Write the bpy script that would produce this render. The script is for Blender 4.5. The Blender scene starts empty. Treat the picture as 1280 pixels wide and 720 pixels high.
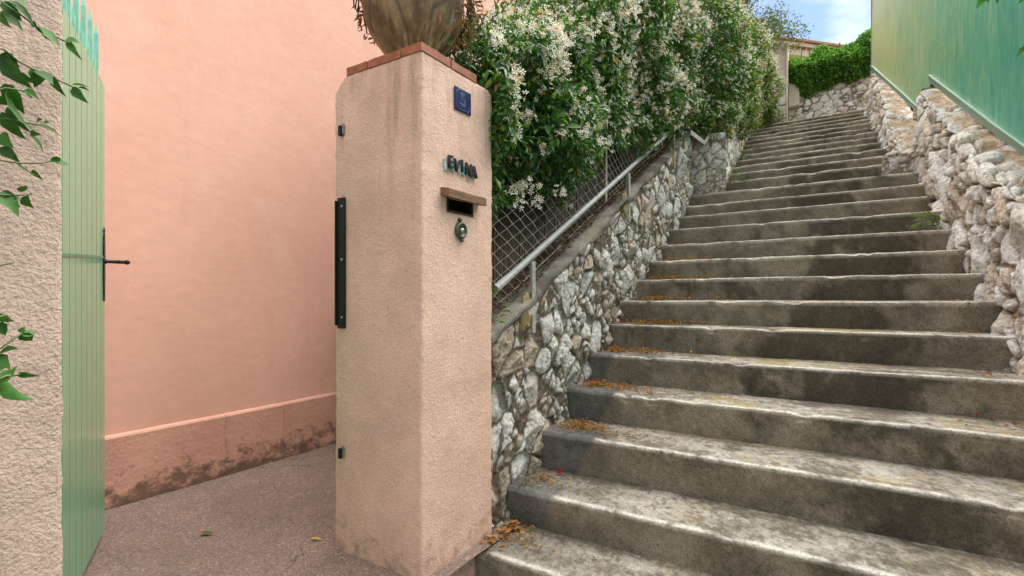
import bpy, bmesh, math, random
import numpy as np
from mathutils import Vector, Matrix
R = math.radians
rng = np.random.default_rng(7)
random.seed(7)
S = bpy.context.scene
COL = S.collection

# ------------------------------------------------------------------ camera, sky, sun, exposure
YAW = math.atan2(405.0, 640.0)
cd = bpy.data.cameras.new('camera'); cam = bpy.data.objects.new('camera', cd); COL.objects.link(cam)
cam.location = (0, 0, 1.106); cam.rotation_euler = (R(90), 0, YAW)
cd.sensor_width = 36; cd.lens = 18.0; cd.shift_y = 12 / 1280.0
cd.clip_start = 0.02; cd.clip_end = 2000
S.camera = cam

SUN_EL, SUN_AZ = 64.0, 16.0          # azimuth measured from +Y towards +X
W = bpy.data.worlds.new('World'); S.world = W; W.use_nodes = True
wn, wl = W.node_tree.nodes, W.node_tree.links
wn.clear()
out = wn.new('ShaderNodeOutputWorld'); bg = wn.new('ShaderNodeBackground'); sky = wn.new('ShaderNodeTexSky')
sky.sky_type = 'NISHITA'; sky.sun_disc = False
sky.sun_elevation = R(SUN_EL); sky.sun_rotation = R(SUN_AZ)
sky.air_density = 1.0; sky.dust_density = 0.5; sky.ozone_density = 1.0
tc = wn.new('ShaderNodeTexCoord'); mp = wn.new('ShaderNodeMapping'); mp.inputs['Scale'].default_value = (1.0, 1.0, 2.2)
mp.inputs['Location'].default_value = (0.35, 0.05, 1.1)
nz = wn.new('ShaderNodeTexNoise'); nz.inputs['Scale'].default_value = 2.3; nz.inputs['Detail'].default_value = 7; nz.inputs['Roughness'].default_value = 0.55
rp = wn.new('ShaderNodeValToRGB'); rp.color_ramp.elements[0].position = 0.44; rp.color_ramp.elements[1].position = 0.66
mx = wn.new('ShaderNodeMix'); mx.data_type = 'RGBA'
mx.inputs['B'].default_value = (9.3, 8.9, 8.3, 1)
wl.new(tc.outputs['Generated'], mp.inputs['Vector']); wl.new(mp.outputs[0], nz.inputs['Vector']); wl.new(nz.outputs['Fac'], rp.inputs['Fac'])
sp_ = wn.new('ShaderNodeSeparateXYZ'); wl.new(tc.outputs['Generated'], sp_.inputs[0])
fill_cloud = wn.new('ShaderNodeMapRange'); fill_cloud.inputs['From Min'].default_value = 0.25; fill_cloud.inputs['From Max'].default_value = -0.35   # unseen bright cloud added behind the viewer as fill light
fill_cloud.inputs['To Min'].default_value = 0; fill_cloud.inputs['To Max'].default_value = .55; wl.new(sp_.outputs[1], fill_cloud.inputs['Value'])
mxm = wn.new('ShaderNodeMath'); mxm.operation = 'MAXIMUM'; wl.new(rp.outputs['Color'], mxm.inputs[0]); wl.new(fill_cloud.outputs[0], mxm.inputs[1])
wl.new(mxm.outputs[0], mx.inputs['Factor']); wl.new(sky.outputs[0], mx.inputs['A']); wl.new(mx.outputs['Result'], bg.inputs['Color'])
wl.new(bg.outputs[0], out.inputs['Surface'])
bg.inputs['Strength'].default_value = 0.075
sd = bpy.data.lights.new('sun', 'SUN'); sun = bpy.data.objects.new('sun', sd); COL.objects.link(sun)
sd.energy = 3.7; sd.angle = R(75); sd.color = (1.0, 0.93, 0.83)
_az, _el = R(SUN_AZ), R(SUN_EL)
sdir = Vector((math.sin(_az) * math.cos(_el), math.cos(_az) * math.cos(_el), math.sin(_el)))
sun.rotation_euler = sdir.to_track_quat('Z', 'Y').to_euler()
S.view_settings.view_transform = 'Standard'; S.view_settings.look = 'None'
S.view_settings.gamma = 1; S.view_settings.use_curve_mapping = False
S.view_settings.exposure = 1.48

# ------------------------------------------------------------------ helpers
CS, SN = math.cos(YAW), math.sin(YAW)
def tag(o, label=None, cat=None, group=None, kind=None):
    if label: o['label'] = label
    if cat: o['category'] = cat
    if group: o['group'] = group
    if kind: o['kind'] = kind
    return o
def thing(name, label, cat, loc=(0, 0, 0), group=None):
    o = bpy.data.objects.new(name, None); COL.objects.link(o); o.location = loc
    o.empty_display_size = 0.1
    return tag(o, label, cat, group)
def link(name, me, parent=None, loc=None):
    o = bpy.data.objects.new(name, me); COL.objects.link(o)
    if parent is not None:
        o.parent = parent
        o.matrix_parent_inverse = Matrix.Translation(-parent_world(parent))
    if loc is not None: o.location = loc
    return o
def parent_world(p):
    v = Vector(p.location)
    if p.parent: v = v  # children are built in world coordinates with identity basis
    return v if p.type == 'EMPTY' else Vector((0, 0, 0))
def npmesh(name, verts, faces, mat=None, col=None, smooth=False, parent=None, weld=0):
    """verts (N,3); faces: list of index arrays (M,3)/(M,4) or ragged lists; col (N,3)"""
    me = bpy.data.meshes.new(name)
    verts = np.asarray(verts, dtype=np.float32)
    if isinstance(faces, np.ndarray): faces = [faces]
    loops, starts, tot = [], [], 0
    for f in faces:
        f = np.asarray(f, dtype=np.int32)
        n = f.shape[1]
        starts.append(tot + np.arange(len(f), dtype=np.int32) * n)
        loops.append(f.ravel()); tot += f.size
    loops = np.concatenate(loops); starts = np.concatenate(starts)
    me.vertices.add(len(verts)); me.vertices.foreach_set('co', verts.ravel())
    me.loops.add(len(loops)); me.loops.foreach_set('vertex_index', loops)
    me.polygons.add(len(starts)); me.polygons.foreach_set('loop_start', starts)
    me.update(calc_edges=True)
    if col is not None:
        c = np.ones((len(verts), 4), dtype=np.float32); c[:, :3] = np.clip(col, 0, 1)
        a = me.color_attributes.new('Col', 'FLOAT_COLOR', 'POINT'); a.data.foreach_set('color', c.ravel())
    me.polygons.foreach_set('use_smooth', np.full(len(starts), smooth, dtype=bool))
    me.validate()
    if weld:
        bm = bmesh.new(); bm.from_mesh(me); bmesh.ops.remove_doubles(bm, verts=bm.verts, dist=weld); bm.to_mesh(me); bm.free()
    if mat: me.materials.append(mat)
    return link(name, me, parent)
def bmobj(name, bm, mat=None, parent=None, smooth=False, bevel=0, seg=2):
    if bevel:
        bmesh.ops.bevel(bm, geom=bm.edges[:], offset=bevel, segments=seg, affect='EDGES', profile=0.5)
    me = bpy.data.meshes.new(name); bm.to_mesh(me); bm.free()
    if smooth: me.polygons.foreach_set('use_smooth', np.ones(len(me.polygons), dtype=bool))
    if mat: me.materials.append(mat)
    return link(name, me, parent)
def addbox(bm, x0, x1, y0, y1, z0, z1):
    v = [bm.verts.new((x, y, z)) for x in (x0, x1) for y in (y0, y1) for z in (z0, z1)]
    for f in ((0, 1, 3, 2), (4, 6, 7, 5), (0, 4, 5, 1), (2, 3, 7, 6), (0, 2, 6, 4), (1, 5, 7, 3)):
        bm.faces.new([v[i] for i in f])
    return v
def box(name, x0, x1, y0, y1, z0, z1, mat, parent=None, bevel=0):
    bm = bmesh.new(); addbox(bm, x0, x1, y0, y1, z0, z1)
    bmesh.ops.recalc_face_normals(bm, faces=bm.faces)
    return bmobj(name, bm, mat, parent, bevel=bevel)
def tubes(paths, rad, n=6, caps=True):
    """paths: list of (list of pts, radius or list)  -> verts, faces(quads)"""
    V, F = [], []; b = 0
    for pts in paths:
        rr = rad
        if isinstance(pts, tuple): pts, rr = pts
        P = np.array(pts, float); m = len(P)
        T = np.gradient(P, axis=0); T /= np.linalg.norm(T, axis=1)[:, None] + 1e-9
        ref = np.array([0, 0, 1.0]) if abs(T[0][2]) < .9 else np.array([1.0, 0, 0])
        rads = np.full(m, rr) if np.isscalar(rr) else np.array(rr, float)
        for i in range(m):
            A = np.cross(T[i], ref); A /= np.linalg.norm(A) + 1e-9; B = np.cross(A, T[i])
            for k in range(n):
                a = 2 * math.pi * k / n
                V.append(P[i] + rads[i] * (math.cos(a) * A + math.sin(a) * B))
        for i in range(m - 1):
            for k in range(n):
                F.append((b + i * n + k, b + i * n + (k + 1) % n, b + (i + 1) * n + (k + 1) % n, b + (i + 1) * n + k))
        if caps:
            for e in (0, m - 1):
                V.append(P[e]); c = len(V) - 1
                for k in range(n): F.append((c, b + e * n + k, b + e * n + (k + 1) % n, b + e * n + (k + 1) % n))
        b = len(V)
    q = [f for f in F if f[2] != f[3]]; t = [f[:3] for f in F if f[2] == f[3]]
    fs = [np.array(q, int)] + ([np.array(t, int)] if t else [])
    return np.array(V), fs
def tube_obj(name, paths, rad, mat, parent=None, n=6):
    V, F = tubes(paths, rad, n); return npmesh(name, V, F, mat, smooth=True, parent=parent)
def lathe(profile, n=48, cx=0, cy=0):
    V, F = [], []; m = len(profile)
    for r, z in profile:
        for k in range(n):
            a = 2 * math.pi * k / n; V.append((cx + r * math.cos(a), cy + r * math.sin(a), z))
    for i in range(m - 1):
        for k in range(n):
            F.append((i * n + k, i * n + (k + 1) % n, (i + 1) * n + (k + 1) % n, (i + 1) * n + k))
    return np.array(V, float), np.array(F, int)
# numpy noise ------------------------------------------------------
def _h(ix, iy, iz, seed):
    x = (ix.astype(np.int64) * 374761393 + iy.astype(np.int64) * 668265263 + iz.astype(np.int64) * 2147483647 + seed * 974711) & 0xffffffff
    x = ((x ^ (x >> 13)) * 1274126177) & 0xffffffff
    x = ((x ^ (x >> 16)) * 2246822519) & 0xffffffff
    x = x ^ (x >> 15)
    return (x & 0xffffff) / float(0xffffff)
def vnoise(p, seed=0):
    p = np.asarray(p, float); i = np.floor(p).astype(int); f = p - i; f = f * f * (3 - 2 * f)
    r = 0
    for dx in (0, 1):
        for dy in (0, 1):
            for dz in (0, 1):
                w = (f[..., 0] if dx else 1 - f[..., 0]) * (f[..., 1] if dy else 1 - f[..., 1]) * (f[..., 2] if dz else 1 - f[..., 2])
                r = r + w * _h(i[..., 0] + dx, i[..., 1] + dy, i[..., 2] + dz, seed)
    return r * 2 - 1
def fbm(p, octv=4, seed=0, gain=.5):
    p = np.asarray(p, float); a, s, t = 1.0, 0, 0
    for o in range(octv):
        s = s + a * vnoise(p * 2 ** o + o * 17.3, seed + o); t += a; a *= gain
    return s / t
def sstep(a, b, x):
    t = np.clip((x - a) / (b - a), 0, 1); return t * t * (3 - 2 * t)
def lerp3(a, b, t):
    return np.asarray(a) * (1 - t[..., None]) + np.asarray(b) * t[..., None]
def grid_faces(nu, nv):
    i = np.arange(nu - 1)[:, None] * nv + np.arange(nv - 1)[None, :]
    return np.stack([i, i + nv, i + nv + 1, i + 1], -1).reshape(-1, 4)
# materials --------------------------------------------------------
def newmat(name):
    m = bpy.data.materials.new(name); m.use_nodes = True
    nt = m.node_tree; b = nt.nodes['Principled BSDF']
    return m, nt.nodes, nt.links, b
def nnoise(n, l, scale, detail=4, rough=.6, vec=None, dist=0):
    t = n.new('ShaderNodeTexNoise'); t.inputs['Scale'].default_value = scale; t.inputs['Detail'].default_value = detail
    t.inputs['Roughness'].default_value = rough; t.inputs['Distortion'].default_value = dist
    if vec is not None: l.new(vec, t.inputs['Vector'])
    return t.outputs['Fac']
def nramp(n, l, fac, stops):
    r = n.new('ShaderNodeValToRGB'); e = r.color_ramp.elements
    while len(e) > 1: e.remove(e[-1])
    e[0].position = stops[0][0]; e[0].color = (*stops[0][1], 1) if not np.isscalar(stops[0][1]) else (stops[0][1],) * 3 + (1,)
    for p, c in stops[1:]:
        k = e.new(p); k.color = (*c, 1) if not np.isscalar(c) else (c, c, c, 1)
    l.new(fac, r.inputs['Fac']); return r.outputs['Color']
def nmix(n, l, a, b, fac, mode='MIX'):
    m = n.new('ShaderNodeMix'); m.data_type = 'RGBA'; m.blend_type = mode
    for s, v in (('A', a), ('B', b)):
        if isinstance(v, (tuple, list)): m.inputs[s].default_value = (*v, 1)
        else: l.new(v, m.inputs[s])
    if np.isscalar(fac): m.inputs['Factor'].default_value = fac
    else: l.new(fac, m.inputs['Factor'])
    return m.outputs['Result']
def nmath(n, l, op, a, b=None, clamp=False):
    m = n.new('ShaderNodeMath'); m.operation = op; m.use_clamp = clamp
    for i, v in enumerate((a, b)):
        if v is None: continue
        if np.isscalar(v): m.inputs[i].default_value = v
        else: l.new(v, m.inputs[i])
    return m.outputs[0]
def nbump(n, l, b, h, dist=.002, strength=1.0, prev=None):
    k = n.new('ShaderNodeBump'); k.inputs['Distance'].default_value = dist; k.inputs['Strength'].default_value = strength
    l.new(h, k.inputs['Height'])
    if prev is not None: l.new(prev, k.inputs['Normal'])
    if b is not None: l.new(k.outputs[0], b.inputs['Normal'])
    return k.outputs[0]
def objco(n): return n.new('ShaderNodeTexCoord').outputs['Object']
def nsep(n, l, v):
    s = n.new('ShaderNodeSeparateXYZ'); l.new(v, s.inputs[0]); return s.outputs
def nmapping(n, l, v, scale):
    m = n.new('ShaderNodeMapping'); m.inputs['Scale'].default_value = scale; l.new(v, m.inputs['Vector']); return m.outputs[0]
def simple(name, col, rough=.6, metal=0, nscale=40, namt=.25, bump=.0008, bscale=200):
    m, n, l, b = newmat(name); co = objco(n)
    f = nnoise(n, l, nscale, 5, .65, co)
    dark = tuple(c * (1 - namt) for c in col); lite = tuple(min(1, c * (1 + namt)) for c in col)
    l.new(nramp(n, l, f, [(.3, dark), (.7, lite)]), b.inputs['Base Color'])
    b.inputs['Roughness'].default_value = rough; b.inputs['Metallic'].default_value = metal
    if bump: nbump(n, l, b, nnoise(n, l, bscale, 3, .6, co), bump)
    return m
def colmat(name, rough=.85, s1=60, a1=.35, s2=300, a2=.25, bump=.003, bscale=90, spec=.3, grain=0, gs=110):
    """colour from the mesh attribute Col, broken up by two noises"""
    m, n, l, b = newmat(name); co = objco(n)
    at = n.new('ShaderNodeAttribute'); at.attribute_name = 'Col'
    k1 = nramp(n, l, nnoise(n, l, s1, 6, .7, co), [(.25, 1 - a1), (.5, 1.0), (.75, 1 + a1 * .6)])
    k2 = nramp(n, l, nnoise(n, l, s2, 3, .6, co), [(.25, 1 - a2), (.75, 1 + a2 * .5)])
    c = nmix(n, l, at.outputs['Color'], k1, 1.0, 'MULTIPLY'); c = nmix(n, l, c, k2, 1.0, 'MULTIPLY')
    if grain:
        gr = nramp(n, l, nnoise(n, l, gs, 5, .78, co), [(.36, 1 - grain), (.47, 1.0), (.53, 1.0), (.64, 1 + grain * .7)])
        c = nmix(n, l, c, gr, 1.0, 'MULTIPLY')
    l.new(c, b.inputs['Base Color']); b.inputs['Roughness'].default_value = rough
    b.inputs['Specular IOR Level'].default_value = spec
    h = nnoise(n, l, bscale, 8, .72, co)
    nbump(n, l, b, h, bump)
    return m
def leafmat(name, rough=.38, trans=.22, spec=.5, tint=(1.6, 1.7, .6)):
    m, n, l, b = newmat(name)
    at = n.new('ShaderNodeAttribute'); at.attribute_name = 'Col'
    co = objco(n); k = nramp(n, l, nnoise(n, l, 150, 3, .6, co), [(.3, .8), (.7, 1.15)])
    c = nmix(n, l, at.outputs['Color'], k, 1.0, 'MULTIPLY')
    l.new(c, b.inputs['Base Color']); b.inputs['Roughness'].default_value = rough; b.inputs['Specular IOR Level'].default_value = spec
    tr = n.new('ShaderNodeBsdfTranslucent')
    c2 = nmix(n, l, c, tint, 1.0, 'MULTIPLY'); l.new(c2, tr.inputs['Color'])
    ms = n.new('ShaderNodeMixShader'); ms.inputs[0].default_value = trans
    l.new(b.outputs[0], ms.inputs[1]); l.new(tr.outputs[0], ms.inputs[2]); l.new(ms.outputs[0], n['Material Output'].inputs['Surface'])
    return m

M = {}
M['stone'] = colmat('rubble_stone', .92, 34, .30, 260, .2, .018, 55, .2, .48, 50)
M['concrete'] = colmat('weathered_concrete', .9, 30, .25, 300, .2, .005, 120, .25, .55, 105)
M['leaf'] = leafmat('jasmine_leaf')
M['leaf_far'] = leafmat('hedge_leaf', .5, .3, .35)
M['vine'] = leafmat('vine_leaf', .5, .2, .3)
M['petal'] = leafmat('jasmine_petal', .6, .3, .2, (1, 1, .9))
M['dry'] = leafmat('dry_leaf', .8, .12, .15)
M['bark'] = simple('bark', (.07, .05, .035), .9, 0, 60, .4, .002, 120)
M['dark_metal'] = simple('black_iron', (.012, .012, .013), .42, .3, 90, .4, .0006, 300)
M['terracotta'] = simple('terracotta_tile', (.30, .105, .06), .75, 0, 30, .35, .0012, 150)
M['mortar'] = simple('mortar', (.20, .16, .13), .95, 0, 60, .35, .002, 150)
M['soil'] = simple('garden_soil', (.07, .05, .035), 1, 0, 12, .4, .01, 60)

def stucco(name, base, grain=210, bump=.0042, stain=True, zt=2.07):
    m, n, l, b = newmat(name); co = objco(n); xyz = nsep(n, l, co)
    v = n.new('ShaderNodeTexVoronoi'); v.inputs['Scale'].default_value = grain * .55; l.new(co, v.inputs['Vector'])
    g = nnoise(n, l, grain, 4, .65, co)
    h = nmath(n, l, 'ADD', g, nmath(n, l, 'MULTIPLY', nnoise(n, l, grain * .4, 3, .6, co), .8))
    big = nnoise(n, l, 5, 5, .6, co)
    c = nramp(n, l, big, [(.3, tuple(x * .86 for x in base)), (.7, tuple(x * 1.08 for x in base))])
    sp = nramp(n, l, g, [(.28, .72), (.5, 1.0), (.75, 1.06)])
    c = nmix(n, l, c, sp, 1.0, 'MULTIPLY')
    if stain:
        st = nnoise(n, l, 9, 6, .7, nmapping(n, l, co, (1.6, 1.6, .16)))
        grd = nmath(n, l, 'MULTIPLY', nmath(n, l, 'SUBTRACT', xyz[2], zt - .75), 1.15, True)
        k = nramp(n, l, nmath(n, l, 'ADD', st, nmath(n, l, 'MULTIPLY', grd, .20)), [(.62, 0.0), (.80, 1.0)])
        c = nmix(n, l, c, (.26, .20, .15), nmath(n, l, 'MULTIPLY', k, .48))
        fine = nramp(n, l, nnoise(n, l, 26, 6, .8, nmapping(n, l, co, (1, 1, .35))), [(.66, 0.0), (.74, 1.0)])
        c = nmix(n, l, c, (.12, .095, .07), nmath(n, l, 'MULTIPLY', fine, .55))
        low = nmath(n, l, 'SUBTRACT', 1.0, nmath(n, l, 'MULTIPLY', xyz[2], 3.2), True)
        kl = nramp(n, l, nmath(n, l, 'ADD', nnoise(n, l, 14, 6, .7, co), nmath(n, l, 'MULTIPLY', low, .25)), [(.68, 0.0), (.86, 1.0)])
        c = nmix(n, l, c, (.22, .13, .08), nmath(n, l, 'MULTIPLY', kl, .5))
    l.new(c, b.inputs['Base Color']); b.inputs['Roughness'].default_value = .92; b.inputs['Specular IOR Level'].default_value = .2
    nbump(n, l, b, h, bump)
    return m
M['pillar'] = stucco('pillar_stucco', (.83, .57, .475), 190, .0055)
M['pier'] = stucco('pier_stucco', (.63, .47, .40), 135, .008)

def pinkwall():
    m, n, l, b = newmat('pink_render'); co = objco(n)
    big = nnoise(n, l, 1.6, 5, .6, co); mid = nnoise(n, l, 12, 6, .65, nmapping(n, l, co, (1, 1, 2.2)))
    c = nramp(n, l, big, [(.3, (.76, .425, .325)), (.7, (.82, .475, .37))])
    c = nmix(n, l, c, nramp(n, l, mid, [(.3, .93), (.7, 1.04)]), 1.0, 'MULTIPLY')
    stk = nramp(n, l, nnoise(n, l, 5, 6, .7, nmapping(n, l, co, (1, 1, .10))), [(.56, 0.0), (.74, 1.0)])
    c = nmix(n, l, c, (.58, .32, .24), nmath(n, l, 'MULTIPLY', stk, .28))
    pale = nramp(n, l, nnoise(n, l, 2.6, 6, .7, co), [(.55, 0.0), (.70, 1.0)])
    c = nmix(n, l, c, (.84, .58, .48), nmath(n, l, 'MULTIPLY', pale, .35))
    pit = nramp(n, l, nnoise(n, l, 40, 3, .6, nmapping(n, l, co, (1, .5, 1))), [(.70, 0.0), (.76, 1.0)])
    c = nmix(n, l, c, (.42, .22, .16), nmath(n, l, 'MULTIPLY', pit, .35))
    l.new(c, b.inputs['Base Color']); b.inputs['Roughness'].default_value = .85; b.inputs['Specular IOR Level'].default_value = .25
    hb = nmath(n, l, 'ADD', nnoise(n, l, 14, 5, .6, nmapping(n, l, co, (1, .8, 1.1))), nmath(n, l, 'MULTIPLY', nnoise(n, l, 170, 3, .6, co), .25))
    nbump(n, l, b, hb, .002, .7)
    return m
def plinthmat():
    m, n, l, b = newmat('stained_plinth_render'); co = objco(n); z = nsep(n, l, co)[2]
    big = nnoise(n, l, 4, 5, .6, co)
    c = nramp(n, l, big, [(.3, (.58, .30, .22)), (.7, (.68, .375, .28))])
    up = nmath(n, l, 'SUBTRACT', 1.0, nmath(n, l, 'MULTIPLY', z, 3.6), True)
    k = nmath(n, l, 'ADD', nnoise(n, l, 9, 8, .72, nmapping(n, l, co, (1, 1, 1.4))), nmath(n, l, 'MULTIPLY', up, .34))
    mask = nramp(n, l, k, [(.66, 0.0), (.78, .8), (.9, 1.0)])
    c = nmix(n, l, c, (.055, .042, .024), nmath(n, l, 'MULTIPLY', mask, .85))
    drip = nramp(n, l, nnoise(n, l, 22, 5, .7, nmapping(n, l, co, (1, 1, .12))), [(.60, 0.0), (.75, 1.0)])
    c = nmix(n, l, c, (.16, .09, .06), nmath(n, l, 'MULTIPLY', drip, .5))
    pk = nramp(n, l, nnoise(n, l, 13, 4, .6, co), [(.735, 0.0), (.75, 1.0)])
    c = nmix(n, l, c, (.55, .47, .36), nmath(n, l, 'MULTIPLY', nmath(n, l, 'MULTIPLY', pk, up), 1.6, True))
    l.new(c, b.inputs['Base Color']); b.inputs['Roughness'].default_value = .92
    nbump(n, l, b, nnoise(n, l, 30, 7, .65, co), .006)
    return m
M['pink'] = pinkwall(); M['plinth'] = plinthmat()

def asphalt():
    m, n, l, b = newmat('driveway_asphalt'); co = objco(n)
    v = n.new('ShaderNodeTexVoronoi'); v.inputs['Scale'].default_value = 150; l.new(co, v.inputs['Vector'])
    vb = n.new('ShaderNodeSeparateColor'); l.new(v.outputs['Color'], vb.inputs[0])
    c = nramp(n, l, vb.outputs[0], [(0.0, (.155, .112, .095)), (.6, (.235, .172, .148)), (.92, (.29, .22, .195)), (1.0, (.40, .33, .31))])
    big = nramp(n, l, nnoise(n, l, 2.2, 6, .65, co), [(.3, (.70, .66, .64)), (.7, (1.1, 1.06, 1.06))])
    c = nmix(n, l, c, big, 1.0, 'MULTIPLY')
    vc = n.new('ShaderNodeTexVoronoi'); vc.feature = 'DISTANCE_TO_EDGE'; vc.inputs['Scale'].default_value = 1.25
    wv = n.new('ShaderNodeTexNoise'); wv.inputs['Scale'].default_value = 5; wv.inputs['Detail'].default_value = 6; l.new(co, wv.inputs['Vector'])
    vm = n.new('ShaderNodeVectorMath'); vm.operation = 'MULTIPLY_ADD'; vm.inputs[1].default_value = (.3, .3, .3)
    l.new(wv.outputs['Color'], vm.inputs[0]); l.new(co, vm.inputs[2]); l.new(vm.outputs[0], vc.inputs['Vector'])
    cr = nramp(n, l, vc.outputs['Distance'], [(.0, 1.0), (.009, 0.0)])
    gate = nramp(n, l, nnoise(n, l, 1.4, 2, .5, co), [(.5, 0.0), (.6, 1.0)])
    cr = nmath(n, l, 'MULTIPLY', cr, gate)
    c = nmix(n, l, c, (.035, .028, .026), nmath(n, l, 'MULTIPLY', cr, .75))
    l.new(c, b.inputs['Base Color']); b.inputs['Roughness'].default_value = .85
    h = nmath(n, l, 'SUBTRACT', nmath(n, l, 'MULTIPLY', vb.outputs[1], .6), nmath(n, l, 'MULTIPLY', v.outputs['Distance'], .8))
    nbump(n, l, b, h, .004, .8)
    return m
M['asphalt'] = asphalt()

def gatepaint():
    m, n, l, b = newmat('pale_green_gloss_paint'); co = objco(n)
    c = nramp(n, l, nnoise(n, l, 3, 5, .6, nmapping(n, l, co, (1, 1, .3))), [(.3, (.17, .39, .235)), (.7, (.21, .44, .275))])
    ch = nramp(n, l, nnoise(n, l, 50, 4, .6, nmapping(n, l, co, (1, 1, .4))), [(.755, 0.0), (.77, 1.0)])
    c = nmix(n, l, c, (.05, .05, .04), ch)
    l.new(c, b.inputs['Base Color']); b.inputs['Roughness'].default_value = .24; b.inputs['Specular IOR Level'].default_value = .5
    nbump(n, l, b, nnoise(n, l, 6, 2, .5, nmapping(n, l, co, (1, 1, .4))), .004, .3)
    return m
M['gate'] = gatepaint()
M['gate_groove'] = simple('gate_groove_green', (.055, .25, .155), .4, 0, 30, .2, 0)
M['picket'] = simple('aqua_picket_paint', (.22, .55, .42), .4, 0, 18, .18, .0005)

def panelpaint():
    m, n, l, b = newmat('streaky_green_screen'); co = objco(n); xyz = nsep(n, l, co)
    st = nnoise(n, l, 5.0, 7, .68, nmapping(n, l, co, (1, 1.7, .42)), 1.4)
    yy = nmath(n, l, 'MULTIPLY', nmath(n, l, 'SUBTRACT', xyz[1], 4.0), .17)
    base = nramp(n, l, nmath(n, l, 'ADD', yy, nmath(n, l, 'MULTIPLY', nmath(n, l, 'SUBTRACT', st, .5), 1.35)),
                 [(0.0, (.07, .40, .30)), (.25, (.15, .50, .33)), (.5, (.33, .59, .32)), (.9, (.62, .69, .34))])
    wave = n.new('ShaderNodeTexNoise'); wave.inputs['Scale'].default_value = 5.0; wave.inputs['Detail'].default_value = 1.2; wave.inputs['Distortion'].default_value = 1.8
    l.new(nmapping(n, l, co, (1, 2.4, .8)), wave.inputs['Vector'])
    ln = nramp(n, l, wave.outputs['Fac'], [(.458, 0.0), (.487, 1.0), (.516, 0.0)])
    gate = nramp(n, l, nnoise(n, l, 1.8, 3, .5, co), [(.42, 0.0), (.6, 1.0)])
    c = nmix(n, l, base, (.03, .20, .14), nmath(n, l, 'MULTIPLY', nmath(n, l, 'MULTIPLY', ln, gate), .6))
    lt = nramp(n, l, nnoise(n, l, 8, 6, .7, nmapping(n, l, co, (1, 3.5, .22))), [(.60, 0.0), (.72, 1.0)])
    c = nmix(n, l, c, (.45, .64, .48), nmath(n, l, 'MULTIPLY', lt, .5))
    l.new(c, b.inputs['Base Color']); b.inputs['Roughness'].default_value = .42; b.inputs['Specular IOR Level'].default_value = .4
    nbump(n, l, b, st, .004, .4)
    return m
M['panel'] = panelpaint()
M['panel_rail'] = simple('green_grey_rail', (.24, .38, .30), .4, .2, 40, .2, .0004)

# ------------------------------------------------------------------ large structure: ground
def sheet(name, pts, mat, res=None):
    bm = bmesh.new(); bm.faces.new([bm.verts.new(p) for p in pts])
    o = bmobj(name, bm, mat); tag(o, kind='structure'); return o
M['far_ground'] = simple('far_ground', (.20, .17, .13), 1, 0, .6, .3, .01, 8)
M['lane'] = simple('lane_concrete', (.20, .19, .17), .95, 0, 6, .3, .004, 90)
sheet('ground', [(-400, -400, -.32), (400, -400, -.32), (400, 400, -.32), (-400, 400, -.32)], M['far_ground'])
sheet('pavement', [(-1.36, -8, -.19), (6, -8, -.19), (6, 1.9, -.19), (-1.36, 1.9, -.19)], M['lane'])
# driveway (fine grid, slightly uneven)
nx, ny = 120, 160
gx, gy = np.meshgrid(np.linspace(-3.215, -1.3, nx), np.linspace(-1.6, 3.4, ny), indexing='ij')
P = np.stack([gx, gy, np.zeros_like(gx)], -1).reshape(-1, 3)
P[:, 2] = .006 * fbm(P * 2.3, 3, 5) + .002 * fbm(P * 14, 2, 9)
o = npmesh('driveway', P, grid_faces(nx, ny), M['asphalt'], smooth=True); tag(o, kind='structure')

def interp(x, tab):
    t = np.array(tab); return np.interp(x, t[:, 0], t[:, 1])
STEP = [(1.83, -.01), (2.15, .160), (2.48, .365), (2.83, .545), (3.16, .729), (3.50, .912), (3.72, 1.082), (4.07, 1.25), (4.415, 1.42),
        (4.75, 1.592), (5.04, 1.77), (5.40, 1.945), (5.60, 2.083), (5.885, 2.247)]
UP = [(6.20 + i * .388, 2.247 + .17 * (i + 1)) for i in range(12)]
ALL = STEP + UP
stair_z = lambda y: interp(y, [(a, b) for a, b in ALL])
cop_z = lambda y: interp(y, [(1.5, .71), (2.03, .955), (2.46, 1.155), (2.9, 1.385), (3.6, 1.755), (4.19, 2.06), (4.87, 2.41), (5.77, 2.91), (6.3, 3.1)])
XR = lambda y: np.where(y < 6.04, interp(y, [(0, .80), (3.16, .69), (4.4, .62), (5.9, .56)]), interp(y, [(6.2, .41), (7, .385), (10.5, .335)]))
panel_x = lambda y: .5 + .086 * (10.3 - y)

# upper ground behind the walls
def slopesheet(name, x0, x1, ys, zf, mat):
    V, F = [], []
    for i, y in enumerate(ys):
        z = float(zf(y)); V += [(x0, y, z), (x1, y, z)]
        if i: F.append((2 * i - 2, 2 * i - 1, 2 * i + 1, 2 * i))
    o = npmesh(name, np.array(V), np.array(F), mat); tag(o, kind='structure'); return o
slopesheet('garden_bed', -14, -1.52, [2.7, 3.6, 4.9, 5.8, 8, 10.6, 12, 40], lambda y: interp(y, [(2.7, 1.2), (5.8, 2.8), (10.6, 4.5), (12, 4.6), (40, 5.5)]), M['soil'])
slopesheet('terrace_ground', 1.2, 14, [0, 3, 6, 10.5, 12, 40], lambda y: interp(y, [(0, .2), (3, 1.2), (6, 2.7), (10.5, 4.7), (12, 4.8), (40, 5.5)]), M['far_ground'])
sheet('path', [(-3, UP[-1][0] + .3, UP[-1][1] - .004), (4, UP[-1][0] + .3, UP[-1][1] - .004), (4, 16, UP[-1][1] + .1), (-3, 16, UP[-1][1] + .1)], M['lane'])

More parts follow.
